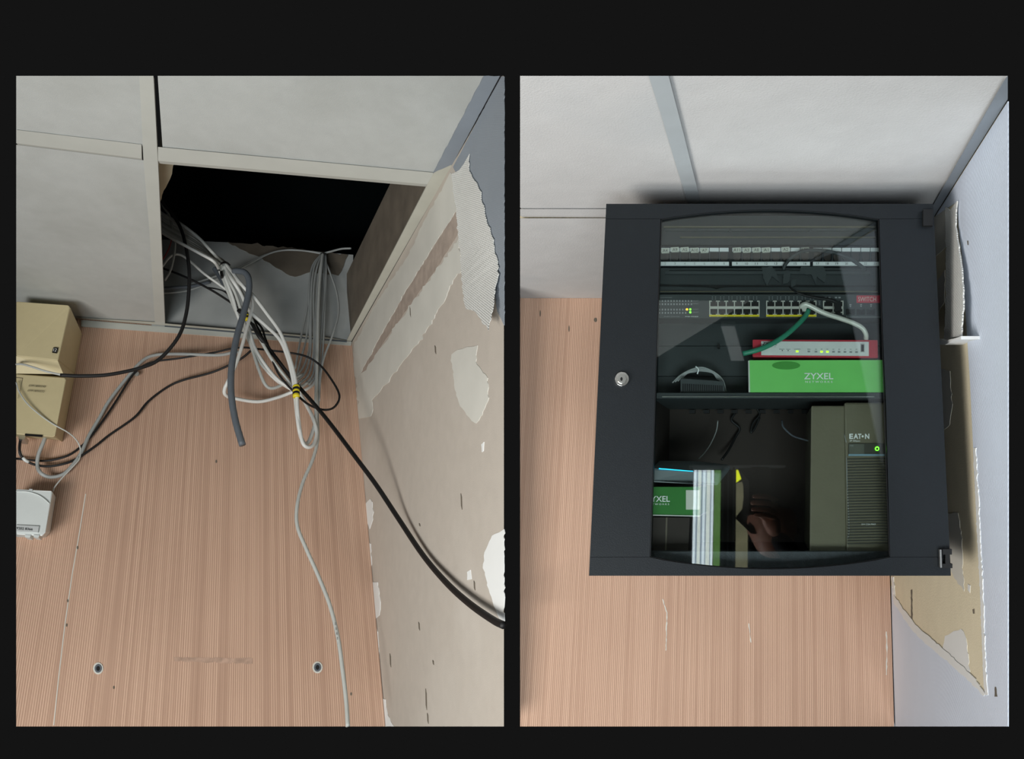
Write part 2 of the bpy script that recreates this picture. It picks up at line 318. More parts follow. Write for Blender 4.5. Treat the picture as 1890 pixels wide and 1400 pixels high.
P('filler_patch', [(692, 1148), (697, 1165), (700, 1215), (696, 1200)], .001, M['filler_w'], wr, LW, 11, .6)
P('filler_patch', [(704, 1288), (711, 1290), (715, 1318), (727, 1340), (711, 1340)], .001, M['filler_w'], wr, LW, 12, 1.2)
P('filler_patch', [(862, 1055), (868, 1051), (870, 1068), (862, 1070)], .001, M['filler_w'], wr, LW, 13, .5)
P('filler_patch', [(888, 820), (893, 815), (892, 832), (889, 834)], .001, M['filler_w'], wr, LW, 14, .5)
for i, (x, y, h) in enumerate([(720, 1218, 26), (773, 1155, 16), (786, 1290, 40), (799, 1222, 9), (851, 925, 30), (875, 1080, 18), (757, 575, 22), (803, 645, 16), (789, 1325, 20), (774, 968, 6)]):
    prism('hairline_crack', LW, [(x-1, y-h/2), (x+.6, y-h/4), (x+1.3, y+h/2), (x-.4, y+h/4)], 0, .0013, M['slabbrown'], wr)
# peeled woven lining: curls away from the wall at its lower tip
fl = jag([(866, 284), (865, 308), (871, 326), (882, 344), (897, 403), (910, 447), (920, 493), (915, 524), (910, 565), (901, 609), (888, 590), (874, 573), (860, 570), (855, 552), (850, 486), (842, 390), (833, 321), (848, 313), (861, 293)], 1.6, 6, 21)
fr = [LW.at(x, y, .004+.022*max(0, (y-480)/130)**1.5) for x, y in fl]
mk('peeled_lining', *prism_vf(fr, [v-LW.N*.0015 for v in fr]), M['flap'], wr, uvp=LW, label='white woven lining strip peeling off the wall')
# back wall marks
for x, y in [(181, 1233), (586, 1231)]:
    a = empty('wall_plug', LB.at(x, y), 'grey wall plug at the lower left of the salmon wall' if x < 300 else 'grey wall plug at the lower right of the salmon wall, beside the long cable', 'wall plug')
    prism('filler_ring', LB, jag(ell(x, y, 9.5, 11, 14), 1.8, 3, x), 0, .0015, M['filler'], a)
    prism('plug', LB, ell(x, y, 6.5, 8), 0, .003, M['conduit'], a); prism('screw_hole', LB, ell(x, y, 3.4, 4.6), 0, .0035, M['ink'], a)
sc_ = empty('wall_screw', LB.at(252, 689), 'zinc screw in the salmon wall beside the cream cabinet', 'screw')
prism('screw_head', LB, ell(252, 689, 5, 5, 12), .012, .016, M['metal'], sc_, bevel=.001); prism('screw_shank', LB, ell(252, 690, 2.2, 2.2, 8), 0, .012, M['metal'], sc_)
for x, y in [(399, 851), (125, 1108), (123, 1153), (143, 1010), (648, 1280), (210, 1268)]:
    prism('wall_mark', LB, jag(ell(x, y, 1.6, 3.2, 8), .5, 3, x), 0, .001, M['slabbrown'], wl)
prism('faint_line', LB, jag([(320, 1212), (466, 1214), (466, 1224), (322, 1220)], 1.2, 6, 77), 0, .0005, M['dull'], wl, label='faint dust line')  # slightly darker line across the wallpaper
seam = [(158, 911), (146, 985), (133, 1060), (120, 1150), (108, 1250), (99, 1338)]
prism('paper_seam', LB, [(x-.8, y) for x, y in seam]+[(x+.9, y) for x, y in reversed(seam)], 0, .0008, M['filler'], wl)
# ---------------------------------------------------------------- cream junction cabinet, white box
D1 = .19
jb = empty('junction_cabinet', LB.at(60, 800), 'cream plastic wall cabinet at the left under the ceiling', 'cabinet')
def ring(front, off): return [LB.at(x, y, off) for x, y in front]
# outline across the box: front edge, then the face going back to the wall
loft('cover', [[LB.at(30, 555.5, .17), LB.at(126, 562.5, .17), LB.at(130, 568, .165), LB.at(107, 665, .15), LB.at(30, 657, .15)],
               [LB.at(30, 598, 0), LB.at(147, 606, 0), LB.at(151.5, 616, 0), LB.at(138.5, 690, 0), LB.at(30, 680, 0)]], M['cream'], jb, bevel=.004)
loft('cover_recess', [[LB.at(30, 657, .149), LB.at(106.5, 665, .149), LB.at(117, 690, .118), LB.at(30, 689, .118)],
               [LB.at(30, 660, 0), LB.at(140, 674, 0), LB.at(136, 700, 0), LB.at(30, 695, 0)]], M['cream'], jb)
loft('lower_cover', [[LB.at(30, 690, .12), LB.at(119, 697, .12), LB.at(122, 701, .118), LB.at(101.5, 804, .11), LB.at(98, 806, .108), LB.at(30, 801, .11)],
               [LB.at(30, 690, 0), LB.at(136, 690, 0), LB.at(137.5, 697, 0), LB.at(115, 816, 0), LB.at(110, 812, .0), LB.at(30, 806, 0)]], M['cream'], jb, bevel=.003)
prism('maker_badge', LB, [(98.5, 640.5), (107, 641.5), (104.5, 650.5), (96, 649.5)], .15, .1585, M['ink'], jb)
textm('badge_print', '12', LB, [(99.5, 642.5), (105.5, 643), (103.5, 648.5), (98, 648)], .159, M['printw'], jb)
textm('number_print', '0391800590', LB, [(53.5, 709.5), (84.5, 711.5), (83.5, 715), (52.5, 713)], .1215, M['ink'], jb)
textm('number_print', '0391805032', LB, [(51.5, 718.5), (82.5, 720.5), (81.5, 724), (50.5, 722)], .1215, M['ink'], jb)
prism('cable_slot', LB, [(46, 800), (78, 802.5), (78, 805.5), (46, 803)], .107, .1125, M['ink'], jb)
prism('bottom_socket', LB, [(34, 803), (47, 804), (45, 811), (34, 810)], .03, .08, M['metal'], jb)
multi('panel_line', LB, [[(30, 696), (41.5, 697), (41.2, 697.8), (30, 696.8)], [(41.5, 697), (42, 697), (33.5, 735), (33, 735)]], .1200, .1206, M['slabbrown'], jb)
wb = empty('telephone_splitter', LB.at(60, 985), 'small white wall box printed 9202 8366', 'telephone box')
loft('case', [[LB.at(30, 901.5, .075), LB.at(94, 905, .075), LB.at(97.5, 907, .073), LB.at(84, 982, .073), LB.at(78, 989, .071), LB.at(30, 986, .073)],
              [LB.at(30, 915, 0), LB.at(95, 916, 0), LB.at(103.5, 916, 0), LB.at(93, 982, 0), LB.at(84, 992, 0), LB.at(30, 991, 0)]], M['whitep'], wb, bevel=.004)
arc = [(30, 906.5, .076), (50, 907, .076), (68, 912, .076), (80, 919, .076), (91, 929, .0755)]
tube('cover_arc', LB, arc, .0011, M['whitep'], wb)
prism('cover_notch', LB, [(54, 901.5), (60, 902), (59.5, 906), (53.5, 905.5)], .05, .0765, M['label'], wb)
prism('label_strip', LB, [(30, 968), (72, 970.5), (70, 982), (30, 980)], .05, .0765, M['label'], wb)
textm('number_print', '9202 8366', LB, [(30.5, 972), (60.5, 974), (60, 978.5), (30, 976.5)], .0772, M['ink'], wb, bold=.01)
for x in (46, 62): prism('mounting_foot', LB, [(x, 986), (x+11, 987), (x+9, 992), (x, 991)], .03, .074, M['whitep'], wb)
# ---------------------------------------------------------------- cables of the left room
def cable(name, path, r, m, label, group=None, cat='cable', pl=LB, **k):
    return tube(name, pl, path, r, M[m], label=label, cat=cat, group=group, **k)
cable('black_cable', [(292, 360, .30), (305, 380, .28), (320, 397, .27), (335, 425, .26), (344, 460, .26), (349, 495, .24), (349, 530, .22), (344, 577, .19), (330, 620, .17), (296, 661, .15), (261, 678, .15), (201, 691, .16), (150, 693.5, .17), (111, 692, .18)], .0048, 'black', 'thick black cable looping from the hatch to the cream cabinet')
cable('core_wire', [(30, 672, .15), (42, 672, .16), (60, 677, .17), (85, 685, .175), (113, 691.5, .18)], .0026, 'grey2', 'stripped white wire leaving the black cable end across the cream cabinet', cat='wire')
cable('line_wire', [(30, 705, .13), (35, 722, .128), (50, 744, .125), (71, 763, .12), (93, 779, .115), (110, 789, .11), (123, 796, .10), (136, 806, .08), (145, 818, .06), (148.5, 830, .05), (147, 845, .05), (140, 855, .05), (116, 880, .05), (102, 897, .05), (98, 906, .05)], .0017, 'grey2', 'thin white wire falling over the cream cabinet down to the white wall box', cat='wire')
cable('thin_black_cable', [(468, 643, .10), (451, 641, .09), (427, 643, .07), (394, 650.5, .05), (330, 661, .03), (285, 667, .025), (261, 677, .02), (244, 693, .016), (214, 740, .012), (194, 770, .012), (167, 806, .012), (148, 825, .012), (126, 840, .014), (99, 848, .014), (73, 850, .014), (30, 846, .014)], .0030, 'black', 'thin black cable, upper of two sweeping left below the cream cabinet')
cable('thin_black_cable', [(468, 641, .10), (463, 647, .10), (441, 664, .07), (394, 686, .03), (339, 701, .02), (309, 714, .014), (274, 740, .012), (248, 770, .012), (201, 803, .012), (176, 823, .014), (140, 847, .016), (116, 856, .02), (90, 860, .02), (68, 858, .03), (52, 852, .04), (40, 842, .05), (36, 830, .06), (38, 808, .06)], .0032, 'black', 'thin black cable, lower of two, ending in a plug under the cream cabinet')
for a, b in (((36.5, 832), (40.5, 842)), ((42.5, 844.5), (52.5, 852.2))):
    tube('white_sleeve', LB, [(a[0], a[1], .056), ((a[0]+b[0])/2-.7, (a[1]+b[1])/2+.6, .053), (b[0], b[1], .045)], .0038, M['whitep'], label='upper white sleeve on the black plug lead' if a[0] < 40 else 'lower white sleeve on the black plug lead', cat='cable sleeve', sub=3)
cable('grey_cable', [(440, 649, .10), (429, 650.5, .09), (401, 655, .06), (330, 653, .03), (287, 655, .022), (261, 667, .018), (231, 701, .014), (201, 740, .014), (184, 770, .014), (164, 804, .014), (150, 835, .014), (133, 859, .016), (116, 875, .016), (93, 880, .02), (76, 873, .03), (69, 859, .03), (71, 839, .04), (80, 816, .05), (86, 800, .05)], .0046, 'grey', 'grey cable running left and hooking up under the cream cabinet')
# bundle from the hatch
random.seed(4)
G1 = 'pale cables tied in the bundle from the hatch'
bund = [ # (start offset, tie offset, tail)
 [(0, -8), (4, -8), [(442, 520, .24), (462, 545, .22), (466, 565, .20), (459, 594, .18), (440, 660, .14), (423, 699, .12), (414.5, 718, .10), (417, 729, .08), (434, 735, .05), (476, 741, .04), (513, 733, .05), (545, 721, .08)]],
 [(0, -3), (6, -4), [(441, 520, .22), (466, 544, .22), (493, 579, .21), (517, 613, .20), (532, 651, .19), (543, 690, .18), (547.5, 722, .17), (549, 754, .16), (554, 797, .14), (560, 819, .13), (570, 825, .12), (580, 818, .11), (584.5, 797, .10), (577, 770, .10), (566, 748, .09), (552, 722, .08)]],
 [(0, 2), (2, -2), [(428, 515, .22), (444, 540, .20), (460, 572, .19), (490, 600, .19), (516, 626, .19), (531, 660, .18), (541, 700, .17), (545, 735, .16), (550, 780, .15), (556, 808, .13), (566, 819, .11), (576, 800, .10), (583, 770, .09), (584, 720, .08)]],
 [(0, 7), (0, 2), [(424, 520, .20), (436, 545, .18), (447, 580, .16), (460, 625, .14), (478, 665, .12), (502, 692, .11), (528, 708, .10), (556, 712, .09), (574, 700, .08)]],
 [(0, 12), (-3, 4), [(418, 518, .19), (430, 550, .17), (440, 585, .15), (456, 615, .13), (474, 656, .12), (498, 690, .11), (524, 710, .10), (550, 722, .09), (575, 712, .08), (588, 690, .07)]],
 [(0, 17), (-5, 7), [(416, 525, .18), (430, 562, .16), (446, 598, .14), (464, 640, .13), (477, 680, .12), (490, 710, .10), (505, 716, .09), (530, 705, .08), (560, 690, .07)]],
 [(0, 22), (-2, 0), [(426, 524, .17), (440, 558, .16), (458, 600, .15), (470, 640, .14), (492, 676, .13), (520, 706, .12), (548, 716, .10), (568, 706, .09)]],
 [(0, -12), (1, -7), [(432, 510, .20), (448, 535, .19), (458, 570, .18), (473, 610, .17), (500, 660, .16), (530, 700, .14), (545, 724, .12)]],
 [(0, 27), (-7, 8), [(414, 520, .16), (434, 570, .14), (455, 618, .12), (480, 660, .11), (508, 700, .09), (540, 714, .08), (562, 700, .07)]],
]
where = ['bending left into a loose loop below the bundle', 'falling through the striped tape to a narrow hanging loop', 'running beside the taped cable into the hanging loop', 'swinging right to the upper part of the hank', 'at the middle of the bundle swinging right under the hank', 'with the lowest left bend under the bundle', 'at the core of the bundle behind the slate conduit', 'along the top edge of the bundle', 'along the bottom edge of the bundle']
for i, (s, t, tail) in enumerate(bund):
    k = .14+.01*i
    path = [(288, 395+s[1]*.9, k+.05), (303, 407+s[1]*.9, k+.05), (335, 425+s[1]*.9, k+.05), (368, 448+s[1]*.7, k+.05), (395, 473+s[1]*.35, k+.05), (412+t[0], 492+t[1]*.8, .19)]+tail
    cable('data_cable', path, .0050 if i < 3 else .0045, 'white' if i < 3 else ('grey2' if i % 2 else 'white'), 'pale data cable '+where[i], G1, sub=5)
tiec = [(404, 500, .20), (403, 491, .21), (409, 485.5, .215), (418, 484.5, .21), (424, 489.5, .20)]
tube('cable_tie', LB, tiec, .003, M['tie'], label='black cable tie round the pale bundle at the hatch', cat='cable tie')
prism('tie_head', LB, [(406, 499), (411, 500), (411, 510), (408, 510)], .19, .205, M['tie'], bpy.data.objects['cable_tie'])
def tape(cx, cy, h, wd, lab, off):
    e = empty('striped_tape', LB.at(cx, cy+h/2, off), lab, 'tape')
    for j in range(5):
        y0 = cy-h/2+j*h/5; tube('tape_band', LB, [(cx, y0, off), (cx+.3, y0+h/10, off), (cx+.4, y0+h/5, off)], wd*(1.03 if j % 2 else 1), M['ink' if j % 2 else 'yellow'], e, sub=2, sides=12)
tape(546.5, 722, 20, .0092, 'yellow and black striped tape on the hanging pale cables', .172)
tape(456, 583, 14, .0068, 'small yellow and black tape half hidden in the bundle', .175)
G2 = 'grey cables hanging in the hank at the right of the hatch'
hank = [[(595, 467, .03), (577, 490, .04), (571, 530, .05), (571, 590, .05), (571, 640, .05), (562, 672, .06), (550, 692, .07)],
 [(595, 467, .03), (581, 490, .05), (575, 530, .06), (574, 600, .06), (573, 650, .06), (564, 686, .07), (548, 703, .08)],
 [(597, 467, .03), (586, 490, .05), (579, 535, .06), (580, 600, .07), (578, 655, .07), (570, 690, .08), (552, 709, .09)],
 [(597, 468, .03), (590, 495, .05), (585, 540, .06), (583, 600, .07), (582, 650, .07), (578, 690, .08), (560, 711, .09)],
 [(599, 468, .03), (594, 495, .06), (590, 540, .07), (590, 600, .08), (585, 650, .08), (583, 690, .08), (570, 710, .09)],
 [(599, 468, .03), (598, 500, .05), (599, 545, .06), (594, 600, .07), (590, 660, .07), (588, 700, .08), (584, 760, .08), (585, 815, .08)],
 [(601, 468, .03), (602, 500, .05), (600, 560, .06), (598, 610, .07), (594, 670, .07), (590, 700, .08), (587, 760, .08), (588, 800, .08)],
 [(595, 468, .03), (612, 510, .05), (622, 542, .06), (625, 577, .07), (615, 615, .08), (598, 660, .08), (591, 700, .08), (589, 740, .08)],
 [(593, 468, .03), (575, 500, .04), (568, 560, .05), (560, 600, .05), (552, 640, .06), (545, 680, .07)],
 [(595, 470, .03), (583, 500, .04), (572, 560, .05), (566, 620, .05), (556, 660, .06), (546, 700, .07)]]
hw = ['leftmost but one', 'left of centre, turning under at the bottom', 'at the centre left with a wide bottom bend', 'at the centre', 'centre right', 'falling straight to the narrow hanging loop', 'falling straight, right of the other long one', 'bowing out furthest right', 'leftmost, slanting towards the bundle', 'thin one slanting behind the left side']
for i, p in enumerate(hank): cable('hank_cable', p, .0031, 'grey', 'grey hank cable '+hw[i], G2, sub=5)
cable('long_grey_cable', [(596, 467, .04), (592, 500, .06), (588, 560, .08), (586, 640, .09), (584, 700, .09), (583, 760, .09), (586.5, 800, .09), (584.5, 822, .09), (576, 851, .10), (559, 890, .11), (548.5, 933, .12), (549, 971, .12), (566, 1014, .12), (587, 1061, .12), (609, 1117, .13), (624, 1177, .14), (632, 1233, .15), (639, 1293, .16), (642, 1340, .17)], .0046, 'grey2', 'long pale grey cable hanging down the middle to the bottom of the wall', sub=8)
lc = bpy.data.objects['long_grey_cable']
for j, y in enumerate(range(1148, 1330, 9)):
    x = 617.5+(y-1148)*.15-((y-1148)/190)**2*3.5
    textm('cable_print', 'N4'[j % 2]+'E', LB, [(x+2.5, y), (x+3, y+5), (x+.4, y+5), (x, y)], .1445+.0002*j, M['ink'], lc)
cable('plenum_cable', [(285, 542, .08), (302, 541, .08), (350, 535, .07), (407, 512, .06), (450, 492, .05), (505, 465, .04), (552, 462, .03), (595, 468, .03)], .0028, 'grey', 'grey cable arching along the cavity wall, lower of the pair', 'grey cables arching across the cavity wall')
cable('plenum_cable', [(285, 533, .08), (350, 524, .07), (402, 508, .06), (440, 494, .05), (490, 470, .04), (527, 461, .035), (565, 463, .03), (596, 467, .03)], .0028, 'grey', 'grey cable arching along the cavity wall, upper of the pair', 'grey cables arching across the cavity wall')
cable('plenum_cable', [(594, 468, .03), (610, 464, .03), (630, 459, .03), (648, 458, .03)], .0035, 'grey', 'short grey cable running right from the top of the hank')
cable('dark_conduit', [(290, 532, .09), (320, 531, .085), (355, 528, .08), (388, 520, .07)], .0052, 'conduit', 'dark slate conduit lying on the cavity wall at the left', cat='conduit')
cable('slate_conduit', [(432, 500, .23), (440, 500, .24), (452, 503, .25), (459, 515, .25), (459, 540, .24), (450, 577, .23), (437, 622, .22), (428, 673, .21), (426, 711, .20), (429, 746, .19), (436, 782, .18), (447.5, 821, .17)], .0085, 'conduit', 'thick slate conduit hanging open-ended in front of the bundle', cat='conduit', sides=14)
cable('bent_cable', [(296, 366, .24), (302, 382, .24), (313, 400, .24), (322, 440, .22), (322, 465, .21), (315, 497, .20), (304, 517, .20)], .0033, 'grey2', 'pale cable curling inside the left edge of the hatch')
cable('bent_cable', [(299, 492, .19), (312, 475, .19), (327, 469, .19), (345, 477, .19), (377, 505, .18), (405, 525, .17), (432, 547, .16), (446, 570, .15), (455, 600, .14)], .0036, 'white', 'white cable arching under the bundle across the hatch')
cable('thin_black_wire', [(296, 493, .16), (340, 510, .16), (390, 535, .16), (432, 562, .16), (450, 577, .15), (468, 589, .14), (483, 605, .14), (491, 628, .14), (503, 652, .15), (530, 685, .15), (560, 722, .15)], .0032, 'black', 'black cable crossing the hatch behind the pale bundle')
cable('thin_black_wire', [(380, 530, .15), (400, 533, .15), (416, 539, .15), (432, 556, .15)], .0022, 'black', 'short thin black wire beside the ribbed sleeve', cat='wire')
cable('red_wire', [(318, 436, .17), (314, 452, .17), (308, 466, .17), (301, 478, .17)], .0017, 'red', 'thin red wire inside the left edge of the hatch', cat='wire')
tube('ribbed_sleeve', LB, [(396, 495, .13), (404, 507, .13), (414, 525, .13), (425, 545, .13), (435, 562, .13)], lambda t: .0068+(.0014 if int(t*40) % 2 else 0), M['conduit'], sub=10, sides=12, label='ribbed dark sleeve behind the tied bundle', cat='conduit')
cable('black_loop', [(468, 590, .15), (481, 615, .16), (500, 658, .16), (517, 694, .15), (551, 731, .14), (573, 748, .16), (599, 756, .18), (618, 750, .17), (626.5, 729, .16), (611, 699, .15), (590, 673, .14), (564, 657, .14), (530, 650, .14), (504, 647, .15), (480, 644, .13), (466, 643, .11)], .0030, 'black', 'thin black cable making a round loop right of the bundle')
def clear(x, y, off, gap=.05):
    p = LW.at(x, y); return max(off, (p-LB.P).dot(LB.n)/LB.N.dot(LB.n)/LK+gap)
cable('thick_black_cable', [(440, 572, .17), (462, 592, .17), (478, 620, .18), (500, 648, .15), (540, 700, .14), (577, 742, .17), (610, 782, .22), *[(x, y, clear(x, y, o)) for x, y, o in ((656, 843, .31), (694, 894, .35), (737, 959, .40), (780, 1023, .44), (823, 1074, .48), (866, 1113, .52), (909, 1143, .55), (930, 1153.5, .57))]], .0056, 'black', 'thick black cable running diagonally down to the right edge', sub=8)
# ---------------------------------------------------------------- RIGHT ROOM SHELL
w2 = wall('wall_back', RB, [(960, 550), (1628, 550), (1650, 1340), (960, 1340)], M['paper'], RE, 'salmon ribbed wallpaper wall behind the black rack cabinet')
w3 = wall('wall_right', RW, [(1628, 550), (1860, 185), (1860, 1340), (1650, 1340)], M['plaster2'], RE, 'half papered side wall right of the black rack cabinet')
c2 = empty('ceiling', RC.at(1300, 300), 'tiled white ceiling above the black rack cabinet', None); c2['kind'] = 'structure'
epoly('ceiling_panel', RC, [(960, 140), (1215, 140), (1280, 383), (960, 383)], 0, M['tile2'], c2, RE)
epoly('ceiling_panel', RC, [(960, 402.5), (1285, 402.5), (1325, 549.5), (960, 549.5)], 0, M['tile2'], c2, RE)
epoly('ceiling_panel', RC, [(1226, 140), (1860, 140), (1628, 549.5), (1330, 549.5)], 0, M['tile2'], c2, RE)
epoly('batten', RC, [(960, 385.5), (1262, 385.5), (1264, 399.5), (960, 397.5)], .002, M['tile2'], c2, RE)
bt = [(1197, 140), (1218, 205), (1243, 290), (1257, 335), (1270, 378), (1312, 549.5), (1338, 549.5), (1294, 376), (1263, 252), (1234, 140)]
epoly('batten', RC, bt, .005, M['batten2'], c2, RE)
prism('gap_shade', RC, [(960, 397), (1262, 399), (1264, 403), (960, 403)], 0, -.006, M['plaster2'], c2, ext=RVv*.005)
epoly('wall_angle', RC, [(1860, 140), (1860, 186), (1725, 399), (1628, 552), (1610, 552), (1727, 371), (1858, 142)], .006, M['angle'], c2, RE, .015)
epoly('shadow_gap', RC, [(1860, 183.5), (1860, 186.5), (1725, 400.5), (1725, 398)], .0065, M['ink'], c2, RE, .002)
# wall finishes
left_edge = [(1766, 372), (1770, 430), (1776, 476), (1783, 593), (1790, 700), (1796, 826), (1802, 954), (1808.5, 1083), (1815, 1254), (1818, 1282)]
diag = [(1796, 1256), (1744, 1207), (1689, 1160), (1651, 1109), (1645, 1080), (1650, 1340)]
prism('wallpaper', RW, [(1727, 398), (1860, 187), (1860, 1340)]+[(1650, 1340), (1645, 1080), (1651, 1109), (1689, 1160), (1744, 1207), (1796, 1256), (1818, 1282)]+left_edge[::-1][1:], 0, .0015, M['whiteblue'], w3, label='pale blue woven wallpaper')
P('torn_edge', left_edge[5:]+[(x+5, y) for x, y in left_edge[5:]][::-1], .0028, M['filler_w'], w3, RW, 31, 1.2, 5)
P('torn_edge', [(1645, 1070), (1651, 1100), (1689, 1152), (1744, 1200), (1796, 1248), (1818, 1280), (1815, 1284), (1793, 1260), (1740, 1214), (1686, 1166), (1650, 1114)], .0024, M['filler_w'], w3, RW, 32, 1.2, 5)
P('torn_edge', [(1644.5, 1064), (1649, 1064), (1652, 1100), (1650, 1112)], .002, M['filler_w'], w3, RW, 33, .6, 5)
P('filler_patch', [(1744, 1173), (1760, 1164), (1774, 1160), (1781, 1172), (1785, 1190), (1791, 1250), (1766, 1222), (1740, 1198)], .001, M['filler_w'], w3, RW, 34, 1.2)
P('filler_patch', [(1740, 946), (1768, 946), (1774, 980), (1777, 1040), (1779, 1091), (1759, 1061), (1740, 1020)], .001, M['filler'], w3, RW, 35, 1.5)
P('filler_patch', [(1734, 682), (1753, 684), (1758, 745), (1753, 783), (1742, 793), (1738, 770)], .001, M['filler'], w3, RW, 36, 1.5)
P('filler_band', [(1715, 415), (1744, 374), (1746, 455), (1725, 476), (1715, 490)], .001, M['filler'], w3, RW, 37, .8)
P('filler_band', [(1744, 498), (1718, 536), (1722, 590), (1743, 557)], .001, M['filler'], w3, RW, 38, .8)
P('filler_patch', [(1786, 1077), (1791, 1080), (1790, 1094), (1786, 1088)], .001, M['filler_w'], w3, RW, 39, .5)
for i, (x, y, h) in enumerate([(1682, 1118, 60), (1837, 1276, 18), (1786, 448, 8), (1796, 1128, 8)]):
    prism('scuff_mark', RW, jag([(x-1.2, y-h/2), (x+1, y-h/2), (x+(3.5 if i == 1 else 1.3), y+h/2), (x-(1.5 if i == 1 else .3), y+h/2)], .4, 5, i), 0, .002, M['slabbrown'], w3)
fl = jag([(1744.4, 382), (1753, 388), (1766, 371), (1763, 418), (1775, 496), (1778, 554), (1773.6, 620), (1742, 626), (1744.4, 578), (1745.5, 470)], 1, 6, 41)
fr = [RW.at(x, y, .006+.016*max(0, (y-380)/240)) for x, y in fl]
mk('peeled_lining', *prism_vf(fr, [v-RW.N*.002 for v in fr]), M['flap'], w3, uvp=RW, label='woven lining strip peeling beside the cabinet')
P('lining_curl', [(1732, 625), (1744, 628), (1760, 624.5), (1773.6, 620), (1774, 626), (1757, 629.5), (1744, 636), (1733, 636)], .03, M['filler_w'], w3, RW, 42, .5)
for x, y in [(1099, 590), (997, 578), (1050, 606)]:
    prism('wall_mark', RB, jag(ell(x, y, 3 if x > 1090 else 1, 4 if x > 1090 else 6, 9), 1, 3, x), 0, .001, M['slabbrown'], w2)
for pts in ([(1223, 1105), (1231, 1130), (1229, 1200)], [(1636, 1165), (1637, 1200), (1636, 1245)], [(1382, 1150), (1386, 1185)]):
    prism('paper_scuff', RB, jag([(x-.8, y) for x, y in pts]+[(x+.8, y) for x, y in pts[::-1]], .7, 5, int(pts[0][0])), 0, .0008, M['filler'], w2)
# ---------------------------------------------------------------- RACK CABINET
cab = empty('rack_cabinet', CF.at(1420, 1060, -.3), 'black wall-hung rack cabinet with a glazed door', 'cabinet')
bx = [(1119, 376), (1722, 376), (1755, 1062), (1087, 1062)]
def side(name, ia, ib, t, m, dd, o0=-.022):
    a, b = bx[ia], bx[ib]; A = CF.at(*a, o0); B = CF.at(*b, o0)
    q = [A, B, B+RY*dd*RK, A+RY*dd*RK]; mk(name, *prism_vf(q, [v+t*RK for v in q]), m, cab)
DD = WALLD-.024
side('top_panel', 0, 1, -RVv*.012, M['steel'], DD); side('side_panel', 1, 2, -RX*.012, M['steel'], DD)
side('bottom_panel', 3, 2, RVv*.012, M['sill'], DD); side('side_panel', 0, 3, RX*.012, M['steel'], DD)
prism('back_panel', CF, [(1126, 383), (1715, 383), (1747, 1054), (1094, 1054)], -DD-.01, -DD, M['steel2'], cab)
door = mk('door', *prism_vf([CF.at(x, y, .0) for x, y in [(1119, 376), (1722, 376), (1724, 403.5), (1621.5, 403.5)]+[(1622-(402)*t/16, 404-18*math.sin(math.pi*t/16)**.8) for t in range(1, 16)]+[(1220, 403.5), (1118, 403.5)]],
     [CF.at(x, y, 0)+RY*.02*RK for x, y in [(1119, 376), (1722, 376), (1724, 403.5), (1621.5, 403.5)]+[(1622-(402)*t/16, 404-18*math.sin(math.pi*t/16)**.8) for t in range(1, 16)]+[(1220, 403.5), (1118, 403.5)]]), M['steel'], cab, uvp=CF)
prism('door_stile', CF, [(1118, 404.2), (1219, 404.2), (1212, 620), (1205, 850), (1199, 1027.4), (1088.6, 1027.4)], -.02, 0, M['steel'], door)
prism('door_stile', CF, [(1623, 404.2), (1724, 404.2), (1753.5, 1027.4), (1643, 1027.4), (1636, 760), (1630, 620)], -.02, 0, M['steel'], door)
prism('door_rail', CF, [(1088.5, 1028), (1199, 1028)]+[(1199+444*t/16, 1028+22*math.sin(math.pi*t/16)**.8) for t in range(1, 16)]+[(1643, 1028), (1753.6, 1028), (1755, 1062), (1087, 1062)], -.02, 0, M['steel'], door)
gp = [(1221+400*t/16, 405-18*math.sin(math.pi*t/16)**.8) for t in range(17)]+[(1628, 620), (1635, 850), (1641.5, 1026)]+[(1641.5-441*t/16, 1027+22*math.sin(math.pi*t/16)**.8) for t in range(17)]+[(1206, 850), (1213, 620)]
def outl(k): cx, cy = 1420, 715; return [(cx+(x-cx)*k, cy+(y-cy)*k) for x, y in gp]
a_, b_ = outl(1.004), outl(.9975); n = len(gp)
vs = [CF.at(x, y, -.003) for x, y in a_]+[CF.at(x, y, -.003) for x, y in b_]+[CF.at(x, y, -.010) for x, y in a_]+[CF.at(x, y, -.010) for x, y in b_]
fs = []
for i in range(n):
    j = (i+1) % n; fs += [(i, j, n+j, n+i), (2*n+i, 3*n+i, 3*n+j, 2*n+j), (n+i, n+j, 3*n+j, 3*n+i), (i, 2*n+i, 2*n+j, j)]
mk('glass_seal', vs, fs, M['steel3'], door)
prism('door_glass', CF, outl(1.0), -.010, -.007, M['glass'], door, label='smoked clear glazing')
lk = prism('lock', CF, ell(1148, 699, 13, 13, 28), 0, .006, M['chrome'], door, bevel=.002, label='round chrome lock')
# hinges
h1 = prism('hinge', CF, rect(1704, 386, 1722, 416), 0, .008, M['steel3'], door); multi('hinge', CF, [[(1735, 1013), (1739, 1013), (1740, 1048), (1736, 1048)], rect(1740, 1013, 1757, 1023), rect(1740, 1040, 1758, 1048), rect(1745, 1023, 1753, 1040)], 0, .010, M['steel3'], door)
prism('hinge_pin', CF, [(1734.5, 1014), (1737.5, 1014), (1738.5, 1047), (1735.5, 1047)], .002, .0115, M['metal'], door, label='bright hinge pin')
prism('knuckle', CF, rect(1714, 396, 1724, 408), .0, .011, M['steel2'], h1) if False else None
lk2 = prism('lock_barrel', CF, ell(1148, 699, 8, 8, 24), .006, .0085, M['metal'], door, bevel=.001)
prism('keyhole', CF, ell(1147, 699, 2.2, 3.6, 10)[:], .008, .0092, M['ink'], door)
